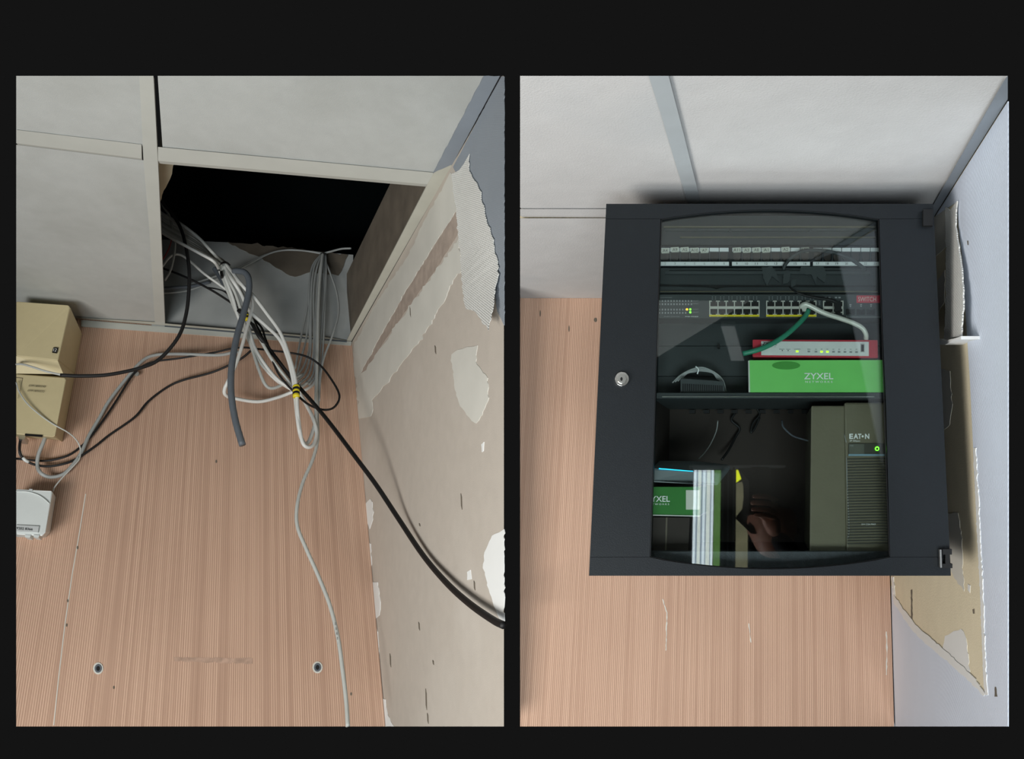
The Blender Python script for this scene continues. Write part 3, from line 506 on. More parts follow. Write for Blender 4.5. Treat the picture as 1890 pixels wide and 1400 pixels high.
# inner frame
prism('mounting_rail', CF, [(1190, 395), (1216, 395), (1210, 735), (1190, 735)], -.06, -.036, M['steel'], cab)
prism('mounting_rail', CF, [(1626, 395), (1660, 395), (1670, 735), (1632, 735)], -.06, -.036, M['steel'], cab)
prism('inner_back', CF, [(1236, 740), (1500, 740), (1500, 1000), (1232, 1000)], -.26, -.25, M['inner'], cab, label='inner back board tinted with the reflected brown of the room')  # brown of the reflected pink wall is put into the board colour
prism('inner_side', CF, [(1190, 735), (1205, 735), (1198, 1040), (1180, 1040)], -.26, -.03, M['inner'], cab)  # same painted reflection brown on the side
prism('inner_sill', CF, [(1192, 1017.5), (1648, 1017.5), (1652, 1056), (1188, 1056)], -.05, -.03, M['sill'], cab, label='grained grey inner sill')
E0 = -.030
def unit(name, y0, y1, label, cat, m='panel', o=E0, x0=1205, x1=1640, d=.02, group=None):
    e = empty(name, CF.at((x0+x1)/2, y1, o-d/2), label, cat, group)
    prism('face', CF, rect(x0, y0, x1, y1), o-d, o, M[m], e); return e
tp = unit('blank_panel', 398, 452, 'ridged dark blank panel topmost in the rack', 'rack panel', 'steel2', o=E0-.012)
for a, b, c in ((417, 419, 1225), (436.5, 437.8, 1255)): prism('ridge', CF, rect(c, a, 1616, b), E0-.012, E0-.006, M['ups'], tp)
multi('ridge', CF, [rect(1228, 421.5, 1345, 425.5), rect(1350, 421.5, 1494, 425.5), rect(1500, 421.5, 1618, 425.5)], E0-.012, E0-.007, M['panel'], tp)
# patch panel
pp = unit('patch_panel', 453, 492, 'patch panel of numbered sockets with white marking strips', 'patch panel', 'steel', o=E0-.006)
grp = [(1216, 1345.5, [2, 3, 4, 5, 6, 7, 8], 1218.5), (1351, 1495, list(range(9, 17)), 1351), (1500.5, 1624, list(range(17, 24)), 1500.5)]
tabs = {2: 'A4', 3: 'A9', 4: 'A5', 5: 'A10', 6: 'A7', 9: 'A11', 10: 'A3', 11: 'A8', 12: 'A1', 14: 'A2', 16: 'AP01'}
for x0, x1, nums, s0 in grp:
    st = prism('number_strip', CF, rect(x0, 482.8, x1, 489.5), E0-.006, E0-.002, M['strip'], pp)
    pt = (x1-s0)/len(nums)
    for i, nmb in enumerate(nums):
        a = s0+i*pt; b = a+pt
        prism('jack', CF, [(a+2.5, 466), (b-2.5, 466), (b-2.5, 476), (b-5, 480.5), (a+5, 480.5), (a+2.5, 476)], E0-.006, E0-.0035, M['sockbrown' if nmb > 7 else 'socket'], pp)
        prism('marking_tile', CF, rect(a+.6, 457, b-.8, 463.5), E0-.006, E0-.002, M['strip'], pp)
        cx = (a+b)/2; wd = 2.6 if nmb < 10 else 5
        textm('number', str(nmb), CF, q4(cx-wd/2, 484.3, cx+wd/2, 488.2), E0-.0015, M['printg' if nmb < 9 else 'ink'], st)
        if nmb in tabs:
            R = random.Random(nmb); dy = R.uniform(-1.3, 1.3)
            tb = prism('label_tab', CF, [(a+1.5, 457+dy), (b-2.2, 456.2+dy), (b-1.8, 464.8+dy), (a+2.2, 465.4+dy)], E0-.004, E0+.001, M['tab'], pp)
            s = tabs[nmb]; hw_ = 1.9*len(s)+.6
            textm('label_print', s, CF, q4(cx-hw_, 458.4+dy, cx+hw_, 463.8+dy), E0+.0014, M['ink'], tb)
multi('jack_divider', CF, [rect(x, 464, x+1.2, 482) for x in [1218.5+18.1*i for i in range(1, 7)]+[1351+18*i for i in range(1, 8)]+[1500.5+17.6*i for i in range(1, 7)]], E0-.006, E0-.003, M['panel'], pp)
bp = unit('brush_panel', 494, 541, 'dark cable entry panel with a narrow slot under the patch panel', 'rack panel', 'steel2', o=E0-.008)
multi('ridge', CF, [rect(1235, 496, 1600, 497.2), rect(1228, 500, 1606, 505.5)], E0-.008, E0-.004, M['panel'], bp)
prism('cable_slot', CF, [(1214, 525), (1310, 526.5), (1324, 526), (1340, 526.5), (1616, 526.5), (1616, 528.5), (1345, 528.5), (1330, 530), (1322, 533), (1314, 530), (1300, 528.5), (1214, 527)], E0-.008, E0-.0045, M['ink'], bp)
multi('ridge', CF, [rect(1218, 537, 1620, 538)], E0-.008, E0-.004, M['ups'], bp)
# switch
sw = unit('network_switch', 543, 587, 'dark rack network switch with two rows of ports', 'network switch', 'panel', o=E0, d=.25)
def block(x0, nx, pitch, y0=554.5, y1=584, yel=True):
    x1 = x0+nx*pitch+1.5; bars = [rect(x0, y0, x0+2, y1), rect(x0, 565, x1, 569.5)]+[rect(x0+i*pitch, y0, x0+i*pitch+1.8, y1) for i in range(1, nx+1)]+[rect(x0+i*pitch+1, y, x0+i*pitch+4.5, y+1.6) for i in range(nx) for y in (y0, y1-5)]+[rect(x0+(i+1)*pitch-3, y, x0+(i+1)*pitch+1, y+1.6) for i in range(nx) for y in (y0, y1-5)]
    pb = multi('port_block', CF, bars, E0, E0+.003, M['port'], sw)
    if yel: prism('yellow_strip', CF, rect(x0, y1-3.4, x1, y1-.4), E0, E0+.0035, M['yellow'], pb, label='yellow strip under the ports')
    for i in range(nx):
        for r in (0, 1):
            a = x0+i*pitch+2.4; b = x0+(i+1)*pitch-.4; 
            q = [(a, 564.6), (a, 559), (a+3, 559), (a+3, 556), (b-3, 556), (b-3, 559), (b, 559), (b, 564.6)] if r == 0 else [(a, 570), (b, 570), (b, 575.5), (b-3, 575.5), (b-3, 579.5), (a+3, 579.5), (a+3, 575.5), (a, 575.5)]
            prism('port', CF, q, E0, E0+.0012, M['socket'], pb)
block(1309, 6, 15.2); block(1414, 6, 15.2); block(1519, 2, 18, y1=580, yel=False)
multi('port_print', CF, [rect(1314+i*15.2+dx+o, y, 1315.4+i*15.2+dx+o, y+1.6) for o in (0, 105) for i in range(6) for dx in (0, 6) for y in (547, 550.5)], E0, E0+.0006, M['printg'], sw)
for rr, y in enumerate((553.5, 559.5, 569.5, 575.5)):
    cells = [rect(1216+i*5.35, y, 1218.6+i*5.35, y+3) for i in range(12) if not (rr >= 2 and i > 9)]
    multi('indicator_print', CF, cells, E0, E0+.0006, M['printg'], sw)
prism('status_light', CF, ell(1268, 570.6, 2, 1.9, 12), E0, E0+.001, M['leda'], sw, label='amber status light')
for x, y in ((1274, 570.6), (1274, 576)): prism('status_light', CF, ell(x, y, 2, 1.9, 12), E0, E0+.001, M['ledg'], sw, label='green status light')
for y in (554, 559, 569.5, 574.8): textm('side_print', 'LINK/ACT', CF, q4(1278.5, y, 1289.5, y+2), E0+.0006, M['printg'], sw)
textm('side_print', 'POWER', CF, q4(1217, 548, 1241, 549.8), E0+.0006, M['printg'], sw)
textm('side_print', 'PORT STATUS', CF, q4(1226, 583, 1254, 584.8), E0+.0006, M['printg'], sw); textm('side_print', 'POE MODE', CF, q4(1265, 583, 1289, 584.8), E0+.0006, M['printw'], sw)
multi('port_print', CF, [rect(x, 547.5, x+4, 550) for x in (1522, 1529, 1541, 1547.5)], E0, E0+.0006, M['printg'], sw)
textm('side_print', 'DMS', CF, [(1514, 555), (1514, 563), (1510.5, 563), (1510.5, 555)], E0+.0006, M['printg'], sw)
sl = multi('uplink_slot', CF, [rect(1562, 570, 1578, 580)], E0, E0+.001, M['socket'], sw)
for x in (1562, 1581.5, 1600): 
    prism('uplink_slot', CF, [(x, 570.5), (x+4, 570.5), (x+5, 572), (x+10, 572), (x+11, 570.5), (x+15, 570.5), (x+15, 580), (x, 580)], E0, E0+.0025, M['ink'], sw)
    multi('slot_print', CF, [rect(x+6, 561, x+9.5, 563), rect(x+6.5, 564, x+9, 566)], E0, E0+.0006, M['printg'], sw)
multi('slot_print', CF, [rect(1562, 582, 1562.6, 585), rect(1562, 584.5, 1625, 585)], E0, E0+.0006, M['printg'], sw)
rl = prism('name_label', CF, rect(1581, 545, 1624, 558.5), E0, E0+.001, M['redlabel'], sw, label='red name label')
textm('label_print', 'SWITCH', CF, q4(1584, 547.5, 1617, 556), E0+.0014, M['tab'], rl, bold=.0)
for i, (a, b, lab) in enumerate([(588.5, 637.5, 'plain dark blank panel just below the switch'), (638.7, 693.5, 'plain dark blank panel behind the red firewall'), (694.7, 724.5, 'plain dark blank panel behind the coiled cable')]):
    q = unit('blank_panel', a, b, lab, 'rack panel', 'steel2', o=E0-.05-.003*i, d=.01)
prism('panel_clip', CF, rect(1324, 635, 1328, 642), E0-.05, E0-.04, M['ink'], bpy.data.objects['blank_panel.001'])
# shelf
sh = empty('rack_shelf', CF.at(1420, 735, -.1), 'dark steel shelf across the middle of the cabinet', 'shelf')
prism('shelf_lip', CF, [(1203, 724.8), (1638, 724.8), (1639, 735), (1202, 735)], -.24, E0+.004, M['steel2'], sh)
prism('edge_highlight', CF, [(1222, 731), (1614, 731), (1614, 732.6), (1222, 732.6)], E0, E0+.0055, M['metal'], sh, label='painted highlight along the shelf edge')  # bright strip drawn in as the highlight on the shelf front
for i in range(9): prism('vent_slot', CF, rect(1272+i*26, 756, 1283+i*26, 762), -.235, -.225, M['ink'], sh)
# red firewall
fw = empty('firewall', CF.at(1505, 660, E0), 'red and silver firewall appliance on the green carton', 'network device')
prism('case', CF, [(1389, 626), (1620, 627), (1621, 660), (1389, 658)], -.20, E0+.004, M['fwred'], fw, bevel=.001)
multi('side_rib', CF, [rect(1606+i*3, 628.5, 1607.4+i*3, 658.5) for i in range(5)], E0, E0+.0055, M['redlabel'], fw)
prism('faceplate', CF, [(1405, 629.5), (1603.5, 630.5), (1603.5, 656.5), (1405, 655)], E0+.004, E0+.006, M['fwwhite'], fw)
textm('maker_print', 'ZYXEL', CF, q4(1407, 630.8, 1434, 636.6), E0+.0064, M['ink'], fw, bold=.01)
textm('maker_print', 'USG FLEX 100', CF, q4(1412, 638.5, 1432, 640.5), E0+.0064, M['printg'], fw)
for x in (1444, 1454.8): prism('reset_hole', CF, ell(x, 646.6, 1, 1, 8), E0+.005, E0+.0066, M['ink'], fw)
for x, g in ((1471.5, 1), (1493, 0), (1506, 0), (1516.5, 1), (1527.3, 1), (1538.3, 0), (1548.8, 0), (1559.6, 0), (1570.4, 0), (1581, 0)):
    prism('indicator', CF, rect(x-2.4, 646.8+(x-1490)*.012, x+2.4, 649.8+(x-1490)*.012), E0+.005, E0+.0068, M['ledy' if g else 'printg'], fw, label='lit yellow-green indicator' if g else None)
multi('indicator_print', CF, [rect(x-w_, 643.6, x+w_, 644.6) for x, w_ in ((1443, 5), (1455, 4), (1471.5, 6), (1493, 3), (1506, 1.5), (1516.5, 1.5), (1527, 1.5), (1538, 1.5), (1549, 1.5), (1559.6, 1.5), (1570, 1.5), (1581, 1.5))], E0+.006, E0+.0066, M['printg'], fw)
us = prism('usb_port', CF, rect(1588.8, 634, 1595.6, 649.4), E0+.005, E0+.0075, M['metal'], fw); prism('usb_tongue', CF, rect(1590, 636, 1594.4, 648), E0+.006, E0+.008, M['ink'], us)
# green carton on the shelf
gb = empty('green_carton', CF.at(1505, 724, E0), 'bright green printed cardboard box under the red firewall', 'cardboard box')
gb['label'] = 'bright green printed cardboard box under the red firewall'
prism('carton', CF, [(1383, 664.5), (1632, 664), (1633, 723.5), (1383, 723.5)], -.20, E0+.006, M['green'], gb)
prism('carton_flap', CF, [(1380.8, 665.5), (1383.4, 665), (1384.5, 723.4), (1381.8, 723.4)], -.05, E0+.008, M['cartonwhite'], gb)
prism('thumb_hole', CF, ell(1451, 674, 26, 7.5, 28), E0+.004, E0+.0068, M['greendark'], gb)
textm('maker_print', 'ZYXEL', CF, q4(1484, 688, 1538, 699.5), E0+.0072, M['printw'], gb, bold=.012)
textm('maker_print', 'N E T W O R K S', CF, q4(1486.5, 702.5, 1536.5, 706), E0+.0072, M['printw'], gb, bold=.012)
# grey cable coil and vented adapter
ad = empty('vented_adapter', CF.at(1296, 723, E0-.012), 'small grey slotted block on the shelf', 'adapter')
prism('body', CF, [(1256, 698), (1335, 703.5), (1338, 723.4), (1256, 723.4)], -.09, E0-.006, M['panel'], ad)
for i in range(19): prism('slot', CF, [(1259.5+i*4, 707.5+i*.2), (1261.8+i*4, 707.6+i*.2), (1261.8+i*4, 721.5), (1259.5+i*4, 721.5)], E0-.007, E0-.0052, M['ink'], ad)
co = empty('cable_coil', CF.at(1290, 700, E0-.02), 'coiled pale grey cable standing behind the slotted block', 'cable coil')
for i in range(4): tube('coil_turn', CF, [(1241+i*5, 706-i*1.5, -.055), (1256+i*4, 692-i, -.053), (1275+i*2, 682+i*1.3, -.05), (1294, 677.5+i*2.2, -.05), (1312+i, 683+i*1.6, -.052), (1326-i, 692+i*2, -.054), (1335-i*2, 703, -.056), (1340-i*3, 722, -.058)], .0011, M['printg' if i % 2 else 'grey'], co)
tube('tie_wrap', CF, [(1284, 676, -.045), (1289, 681, -.044), (1287, 690, -.046)], .0012, M['strip'], co)
# patch cables in front
def cab_c(name, path, r, m, lab): return tube(name, CF, path, r, M[m], label=lab, cat='cable', sub=7, sides=10)
g_ = -.012
gc = cab_c('green_patch_cable', [(1492, 572, -.026), (1487, 582, -.022), (1474, 597, -.018), (1450, 618, -.016), (1425, 634, -.016), (1400, 645, -.017), (1371, 652.5, -.025)], lambda t: .0042, 'gcable', 'green patch cable from the switch crossing the red firewall')
wc = cab_c('white_patch_cable', [(1478, 567, -.024), (1484, 562, -.019), (1492, 563, -.017), (1520, 577, -.017), (1550, 587, -.017), (1575, 596, -.017), (1591, 605, -.018), (1598, 616, -.022), (1598.5, 626, -.032)], lambda t: .0046-.0008*t, 'port', 'white patch cable from the switch down to the red firewall')
prism('plug_boot', CF, [(1479, 563), (1486, 559.5), (1490, 565), (1487, 574), (1481, 573)], -.028, -.018, M['port'], wc)
bc = cab_c('black_patch_cable', [(1446, 497, -.03), (1450, 487, -.024), (1462, 474, -.02), (1480, 464, -.018), (1505, 461.5, -.018), (1535, 465, -.018), (1560, 473, -.019), (1580, 484, -.024), (1598, 498, -.032)], .0031, 'steel2', 'thin black cable arching over the numbered sockets')
b2 = cab_c('black_patch_cable', [(1457, 529, -.034), (1468, 538, -.026), (1485, 545, -.022), (1510, 550, -.020), (1535, 554, -.02), (1548, 562, -.022)], lambda t: .0011+.0022*t, 'steel3', 'black lead from the slot to the plug in the switch')
prism('plug', CF, [(1540, 556), (1553, 557), (1553, 572), (1541, 574)], -.030, -.018, M['steel3'], b2)
# lower compartment: access point, carton, UPS
ap = empty('access_point', CF.at(1270, 890, -.10), 'pale square access point with a cyan light and AP01 mark', 'access point')
A1, A2 = -.045, -.13
loft('shell', [[CF.at(1190, 862, A1), CF.at(1285, 870, A1), CF.at(1330, 872, A1-.02), CF.at(1325, 897, A1-.02), CF.at(1280, 893, A1), CF.at(1190, 890, A1)],
               [CF.at(1210, 849, A2), CF.at(1290, 850, A2), CF.at(1350, 857, A2), CF.at(1344, 872, A2), CF.at(1290, 872, A2), CF.at(1210, 872, A2)]], M['apw'], ap, bevel=.003)
prism('light_bar', CF, [(1216, 863.3), (1279, 868.6), (1279, 870.2), (1216, 865.2)], A1-.005, A1+.002, M['ledc'], ap, label='cyan light bar')
textm('name_print', 'AP01', CF, q4(1228.5, 872, 1247, 876.5, 1.5), A1+.001, M['ink'], ap, bold=.02)
g2 = empty('green_carton', CF.at(1245, 950, -.08), 'dark green printed cardboard box under the access point', 'cardboard box')
prism('carton', CF, [(1190, 898), (1292, 898.5), (1291, 951), (1188, 949)], -.20, -.060, M['green2'], g2)
prism('carton_edge', CF, [(1190, 949), (1291, 951), (1291, 953), (1190, 951)], -.20, -.058, M['cartonwhite'], g2)
textm('maker_print', 'ZYXEL', CF, q4(1192, 915, 1236.5, 925.5), -.0592, M['printw'], g2, bold=.01)
textm('maker_print', 'N E T W O R K S', CF, q4(1194, 928.5, 1235, 931.5), -.0592, M['printw'], g2, bold=.01)
prism('white_sticker', CF, rect(1266, 904, 1291, 940), -.065, -.059, M['tab'], g2)
cr2 = empty('brown_carton', CF.at(1240, 1016, -.1), 'plain brown cardboard box at the bottom left of the cabinet', 'cardboard box')
prism('carton', CF, [(1188, 954), (1273, 955), (1270, 1022), (1186, 1022)], -.22, -.064, M['inner'], cr2)
prism('carton_tape', CF, [(1229, 954.5), (1232, 954.5), (1230, 1022), (1227, 1022)], -.065, -.0635, M['slabbrown'], cr2)
ups = empty('power_supply', CF.at(1600, 1020, -.1), 'upright charcoal power backup unit with a ribbed front', 'power supply')
prism('body', CF, [(1497, 748), (1561, 748), (1563, 1020), (1494, 1020)], -.45, -.050, M['ups'], ups, bevel=.002)
prism('front', CF, [(1558, 742), (1648, 742), (1650, 1020), (1562, 1020)], -.45, -.046, M['ups'], ups, bevel=.003)
multi('front_rib', CF, [[(1564, 846+i*5.2), (1642, 844.5+i*5.2), (1642, 846.8+i*5.2), (1564, 848.3+i*5.2)] for i in range(31)], -.046, -.0445, M['upsd'], ups)
prism('control_panel', CF, rect(1566, 818, 1633, 838), -.046, -.044, M['upsd'], ups); prism('display', CF, rect(1567, 819, 1595, 837.5), -.044, -.0432, M['lcd'], ups)
prism('trim_bar', CF, rect(1566, 837.5, 1633, 841), -.046, -.0428, M['bluebar'], ups, label='blue-grey trim bar')
for k_, (s, x0, x1) in enumerate((('E', 1567.5, 1574.5), ('A', 1575.5, 1584), ('T', 1583.5, 1590), ('N', 1596.5, 1604.5))): textm('maker_print', s, CF, q4(x0, 800, x1, 809.5), -.0452, M['printw'], ups, bold=.035)
prism('maker_dot', CF, ell(1592.3, 804.8, 2, 2, 12), -.046, -.0452, M['printw'], ups)
textm('model_print', '3P Ellipse', CF, q4(1568, 811.5, 1587.5, 815.5), -.0452, M['printw'], ups)
textm('model_print', '700', CF, q4(1568.5, 820.5, 1575, 823.5), -.0428, M['printg'], ups)
pw = prism('power_button', CF, ell(1619, 827.5, 4, 4.2, 16), -.044, -.0425, M['ledg'], ups, label='glowing green power button'); prism('power_symbol', CF, ell(1619, 827.8, 2, 2.2, 12), -.0425, -.0421, M['upsd'], pw)
textm('rating_print', '5V= 2.5A MAX', CF, q4(1590, 965.5, 1616.5, 968.5), -.0438, M['printw'], ups)
tube('seam_line', CF, [(1562.5, 842, -.0455), (1564, 900, -.0455), (1566.5, 950, -.0455), (1567, 982, -.0455), (1564, 994, -.0455)], .0006, M['printg'], ups, sub=4)
tube('seam_line', CF, [(1558, 801, -.0455), (1562, 816, -.0455)], .0005, M['printg'], ups, sub=3)
cab_c('grey_lead', [(1443, 776, -.18), (1446, 788, -.17), (1462, 803, -.16), (1478, 809, -.15), (1492, 813, -.15)], .0016, 'conduit', 'grey lead curving under the shelf towards the power unit')
cab_c('thin_lead', [(1325, 776, -.2), (1322, 795, -.2), (1312, 818, -.19), (1300, 836, -.18), (1290, 846, -.17)], .0010, 'grey', 'thin pale lead hanging above the access point')
cab_c('twisted_lead', [(1358, 760, -.24), (1350, 775, -.24), (1365, 790, -.24), (1358, 805, -.24), (1345, 830, -.23), (1332, 848, -.22)], .0022, 'steel3', 'black twisted lead hanging at the back above the access point')
cab_c('twisted_lead', [(1396, 752, -.24), (1402, 765, -.24), (1390, 780, -.24), (1386, 798, -.24), (1394, 788, -.24), (1402, 770, -.24)], .0020, 'steel3', 'black looped lead hanging at the back centre of the cabinet')
# tape residue on the entry panel
for i, pl_ in enumerate([[(1405, 493), (1425, 491), (1432, 500), (1438, 520), (1424, 510), (1415, 527), (1408, 512)], [(1447, 500), (1455, 498), (1460, 508), (1456, 520), (1445, 524)], [(1478, 492), (1520, 491), (1525, 505), (1522, 521), (1508, 510), (1505, 524), (1497, 506), (1475, 505)], [(1462, 516), (1470, 514), (1468, 526), (1460, 530)]]):
    prism('tape_residue', CF, jag(pl_, 1, 4, i), -.040, -.0335, M['panel'], bp)

# ---------------------------------------------------------------- the room behind the camera, seen only in the glazing
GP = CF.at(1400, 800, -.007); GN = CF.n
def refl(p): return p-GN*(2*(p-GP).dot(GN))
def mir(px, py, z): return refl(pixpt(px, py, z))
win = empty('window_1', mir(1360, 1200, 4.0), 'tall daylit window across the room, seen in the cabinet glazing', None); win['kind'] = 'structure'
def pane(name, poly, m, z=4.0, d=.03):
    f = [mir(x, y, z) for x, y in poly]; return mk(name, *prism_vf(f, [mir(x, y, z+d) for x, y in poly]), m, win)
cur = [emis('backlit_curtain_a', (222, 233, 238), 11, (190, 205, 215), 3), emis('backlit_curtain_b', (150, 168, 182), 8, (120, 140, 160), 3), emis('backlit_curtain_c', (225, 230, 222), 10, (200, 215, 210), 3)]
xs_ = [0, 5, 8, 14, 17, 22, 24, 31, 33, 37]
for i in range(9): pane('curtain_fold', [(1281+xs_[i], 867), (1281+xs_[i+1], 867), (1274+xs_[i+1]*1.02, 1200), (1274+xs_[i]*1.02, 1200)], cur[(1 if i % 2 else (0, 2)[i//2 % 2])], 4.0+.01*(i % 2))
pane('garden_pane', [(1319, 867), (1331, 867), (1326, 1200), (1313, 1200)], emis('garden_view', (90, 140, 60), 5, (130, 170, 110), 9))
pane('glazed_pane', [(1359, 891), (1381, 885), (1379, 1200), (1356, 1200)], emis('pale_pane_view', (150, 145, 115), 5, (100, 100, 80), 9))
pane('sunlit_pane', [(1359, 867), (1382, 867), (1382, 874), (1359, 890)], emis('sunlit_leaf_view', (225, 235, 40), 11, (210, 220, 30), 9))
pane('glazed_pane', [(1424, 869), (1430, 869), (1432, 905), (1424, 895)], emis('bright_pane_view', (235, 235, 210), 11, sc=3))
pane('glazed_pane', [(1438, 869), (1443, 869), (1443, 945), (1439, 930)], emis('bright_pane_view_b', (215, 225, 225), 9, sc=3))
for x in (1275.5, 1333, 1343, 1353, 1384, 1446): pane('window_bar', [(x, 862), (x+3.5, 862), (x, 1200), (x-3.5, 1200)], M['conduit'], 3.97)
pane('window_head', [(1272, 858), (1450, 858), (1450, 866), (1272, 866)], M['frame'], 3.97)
def skinned(name, joints, links, m, parent, root=0, lev=2):
    me = bpy.data.meshes.new(name); bm = bmesh.new(); sk = bm.verts.layers.skin.verify(); vs = []
    c = joints[root][0]
    for p, r in joints:
        v = bm.verts.new(p-c); v[sk].radius = (r, r) if isinstance(r, (int, float)) else r; vs.append(v)
    vs[root][sk].use_root = True
    for a, b in links: bm.edges.new((vs[a], vs[b]))
    bm.to_mesh(me); bm.free(); me.materials.append(m)
    o = bpy.data.objects.new(name, me); SC.collection.objects.link(o)
    o.location = c-(wloc(parent) if parent else Vector()); o.parent = parent
    k = o.modifiers.new('skin', 'SKIN'); k.use_smooth_shade = True; q = o.modifiers.new('sub', 'SUBSURF'); q.levels = q.render_levels = lev
    return o
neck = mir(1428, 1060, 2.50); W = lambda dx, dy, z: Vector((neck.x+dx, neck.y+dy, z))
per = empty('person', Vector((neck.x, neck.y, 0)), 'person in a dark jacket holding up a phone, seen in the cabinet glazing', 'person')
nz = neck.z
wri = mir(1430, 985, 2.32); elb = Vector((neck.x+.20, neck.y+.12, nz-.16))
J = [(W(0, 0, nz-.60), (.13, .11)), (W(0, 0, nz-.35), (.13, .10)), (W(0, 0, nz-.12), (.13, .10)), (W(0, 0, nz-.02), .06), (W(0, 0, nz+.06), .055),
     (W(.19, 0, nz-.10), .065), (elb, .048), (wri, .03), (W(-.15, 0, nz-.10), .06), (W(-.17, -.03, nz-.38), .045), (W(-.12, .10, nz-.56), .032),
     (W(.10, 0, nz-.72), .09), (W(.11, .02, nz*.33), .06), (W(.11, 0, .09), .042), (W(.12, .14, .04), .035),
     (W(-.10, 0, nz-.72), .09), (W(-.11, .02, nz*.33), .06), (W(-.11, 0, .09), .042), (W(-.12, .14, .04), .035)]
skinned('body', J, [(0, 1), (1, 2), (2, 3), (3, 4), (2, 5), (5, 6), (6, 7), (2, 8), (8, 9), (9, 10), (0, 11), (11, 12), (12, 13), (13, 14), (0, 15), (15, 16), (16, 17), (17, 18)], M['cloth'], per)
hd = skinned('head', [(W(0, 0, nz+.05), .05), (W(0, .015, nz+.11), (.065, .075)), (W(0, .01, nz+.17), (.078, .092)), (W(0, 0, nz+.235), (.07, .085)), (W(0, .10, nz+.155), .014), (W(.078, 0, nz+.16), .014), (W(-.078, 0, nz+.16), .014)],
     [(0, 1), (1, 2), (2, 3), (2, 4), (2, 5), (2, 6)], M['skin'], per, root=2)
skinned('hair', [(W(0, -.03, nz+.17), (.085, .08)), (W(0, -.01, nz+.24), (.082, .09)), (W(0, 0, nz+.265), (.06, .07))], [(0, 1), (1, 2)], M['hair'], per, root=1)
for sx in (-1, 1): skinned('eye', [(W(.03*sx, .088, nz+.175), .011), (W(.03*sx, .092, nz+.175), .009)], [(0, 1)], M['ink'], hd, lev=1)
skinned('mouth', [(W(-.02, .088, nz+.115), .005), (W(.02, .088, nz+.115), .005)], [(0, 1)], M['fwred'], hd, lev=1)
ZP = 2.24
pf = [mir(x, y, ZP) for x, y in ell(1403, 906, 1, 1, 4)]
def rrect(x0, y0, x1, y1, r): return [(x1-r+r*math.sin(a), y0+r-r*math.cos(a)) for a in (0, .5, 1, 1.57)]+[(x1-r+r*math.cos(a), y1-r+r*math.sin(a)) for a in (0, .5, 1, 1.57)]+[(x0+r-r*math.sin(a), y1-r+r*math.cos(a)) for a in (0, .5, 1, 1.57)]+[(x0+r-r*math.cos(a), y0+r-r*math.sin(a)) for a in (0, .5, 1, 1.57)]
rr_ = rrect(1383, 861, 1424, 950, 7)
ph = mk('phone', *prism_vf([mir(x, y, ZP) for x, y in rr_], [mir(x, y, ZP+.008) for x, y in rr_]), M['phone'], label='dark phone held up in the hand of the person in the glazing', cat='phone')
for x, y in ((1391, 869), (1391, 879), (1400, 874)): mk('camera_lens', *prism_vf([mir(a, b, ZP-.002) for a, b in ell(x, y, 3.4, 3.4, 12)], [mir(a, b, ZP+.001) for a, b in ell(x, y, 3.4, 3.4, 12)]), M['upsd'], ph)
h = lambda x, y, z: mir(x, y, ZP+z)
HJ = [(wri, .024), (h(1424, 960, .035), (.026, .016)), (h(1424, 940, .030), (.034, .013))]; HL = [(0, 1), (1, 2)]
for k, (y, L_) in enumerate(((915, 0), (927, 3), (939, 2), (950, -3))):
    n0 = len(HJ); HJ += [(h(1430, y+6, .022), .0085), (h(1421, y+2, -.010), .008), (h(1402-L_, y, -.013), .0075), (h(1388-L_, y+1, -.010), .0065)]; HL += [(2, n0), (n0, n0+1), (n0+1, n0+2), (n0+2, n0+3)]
n0 = len(HJ); HJ += [(h(1410, 955, .025), .010), (h(1398, 944, .018), .009), (h(1390, 932, .016), .0075)]; HL += [(1, n0), (n0, n0+1), (n0+1, n0+2)]
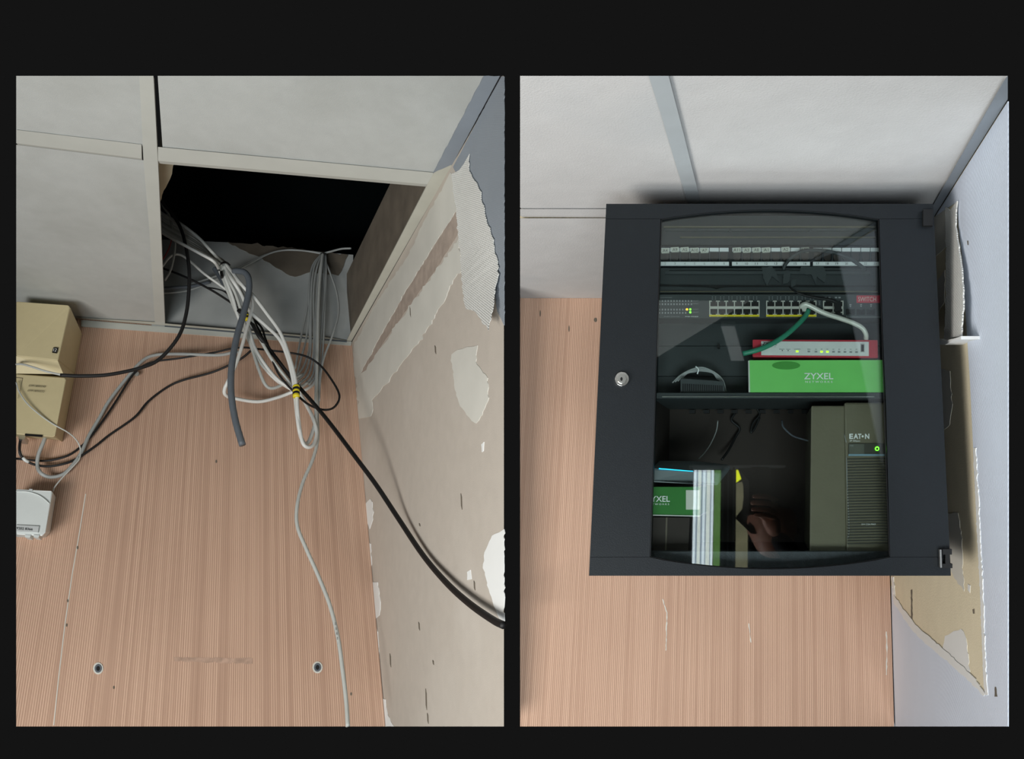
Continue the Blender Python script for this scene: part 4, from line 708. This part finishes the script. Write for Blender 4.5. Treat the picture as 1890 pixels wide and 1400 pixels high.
skinned('hand', HJ, HL, M['skin'], per, root=1, lev=1)

# the ceiling goes on overhead and behind the camera
za, zb = .60*1.0, -3.0
def cp(a, zc): # point of the ceiling plane at sideways offset a, forward distance zc (camera metres)
    d = RY; fwd = RV(0, 0, 1); b = (zc-(RP-O).dot(fwd))/d.dot(fwd); p = RP+d*b; return p+RX*a
lx = lambda z, px: 0
pw_ = {za: cp(0, za), zb: cp(0, zb)}
def cpoly(name, a0, a1, z0, z1, off, m):
    q = [cp(a0, z0), cp(a1, z0), cp(a1, z1), cp(a0, z1)]; q = [p-RVv*off for p in q]
    return mk(name, *prism_vf(q, [p+RVv*.012 for p in q]), m, c2)
g = RC.at(1294, 376)-RP; aj = g.dot(RX)-(g.dot(RVv.cross(RX))*0)
def acoord(px, py):
    p = RC.at(px, py); u, v = RC.uv(p); return u*RK
ab0, ab1 = acoord(1262, 400), acoord(1292, 376)
nx = 6
for i in range(5):
    z0 = za-i*1.05; z1 = z0-1.02
    cpoly('ceiling_panel', -3.6, ab0+.01, z0, z1, 0, M['tile2']); cpoly('ceiling_panel', ab1-.01, -.002, z0, z1, 0, M['tile2'])
    cpoly('batten', ab1, 0, z1, z1-.03, 0, M['tile2']); cpoly('batten', -3.6, ab0, z1, z1-.03, 0, M['tile2'])
cpoly('batten', ab0, ab1, za, za-5.2, .005, M['batten2'])

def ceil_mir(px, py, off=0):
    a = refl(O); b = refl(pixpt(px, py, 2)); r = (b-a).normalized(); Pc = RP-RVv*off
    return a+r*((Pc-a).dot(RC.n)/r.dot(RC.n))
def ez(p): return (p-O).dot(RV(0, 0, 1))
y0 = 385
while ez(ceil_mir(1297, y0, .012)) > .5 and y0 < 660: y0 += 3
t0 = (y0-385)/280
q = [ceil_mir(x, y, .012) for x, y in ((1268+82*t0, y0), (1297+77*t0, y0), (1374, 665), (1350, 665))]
mk('batten', *prism_vf(q, [p+RVv*.010 for p in q]), M['frame'], c2)  # extra unseen batten, added so its reflection draws a stripe in the glazing
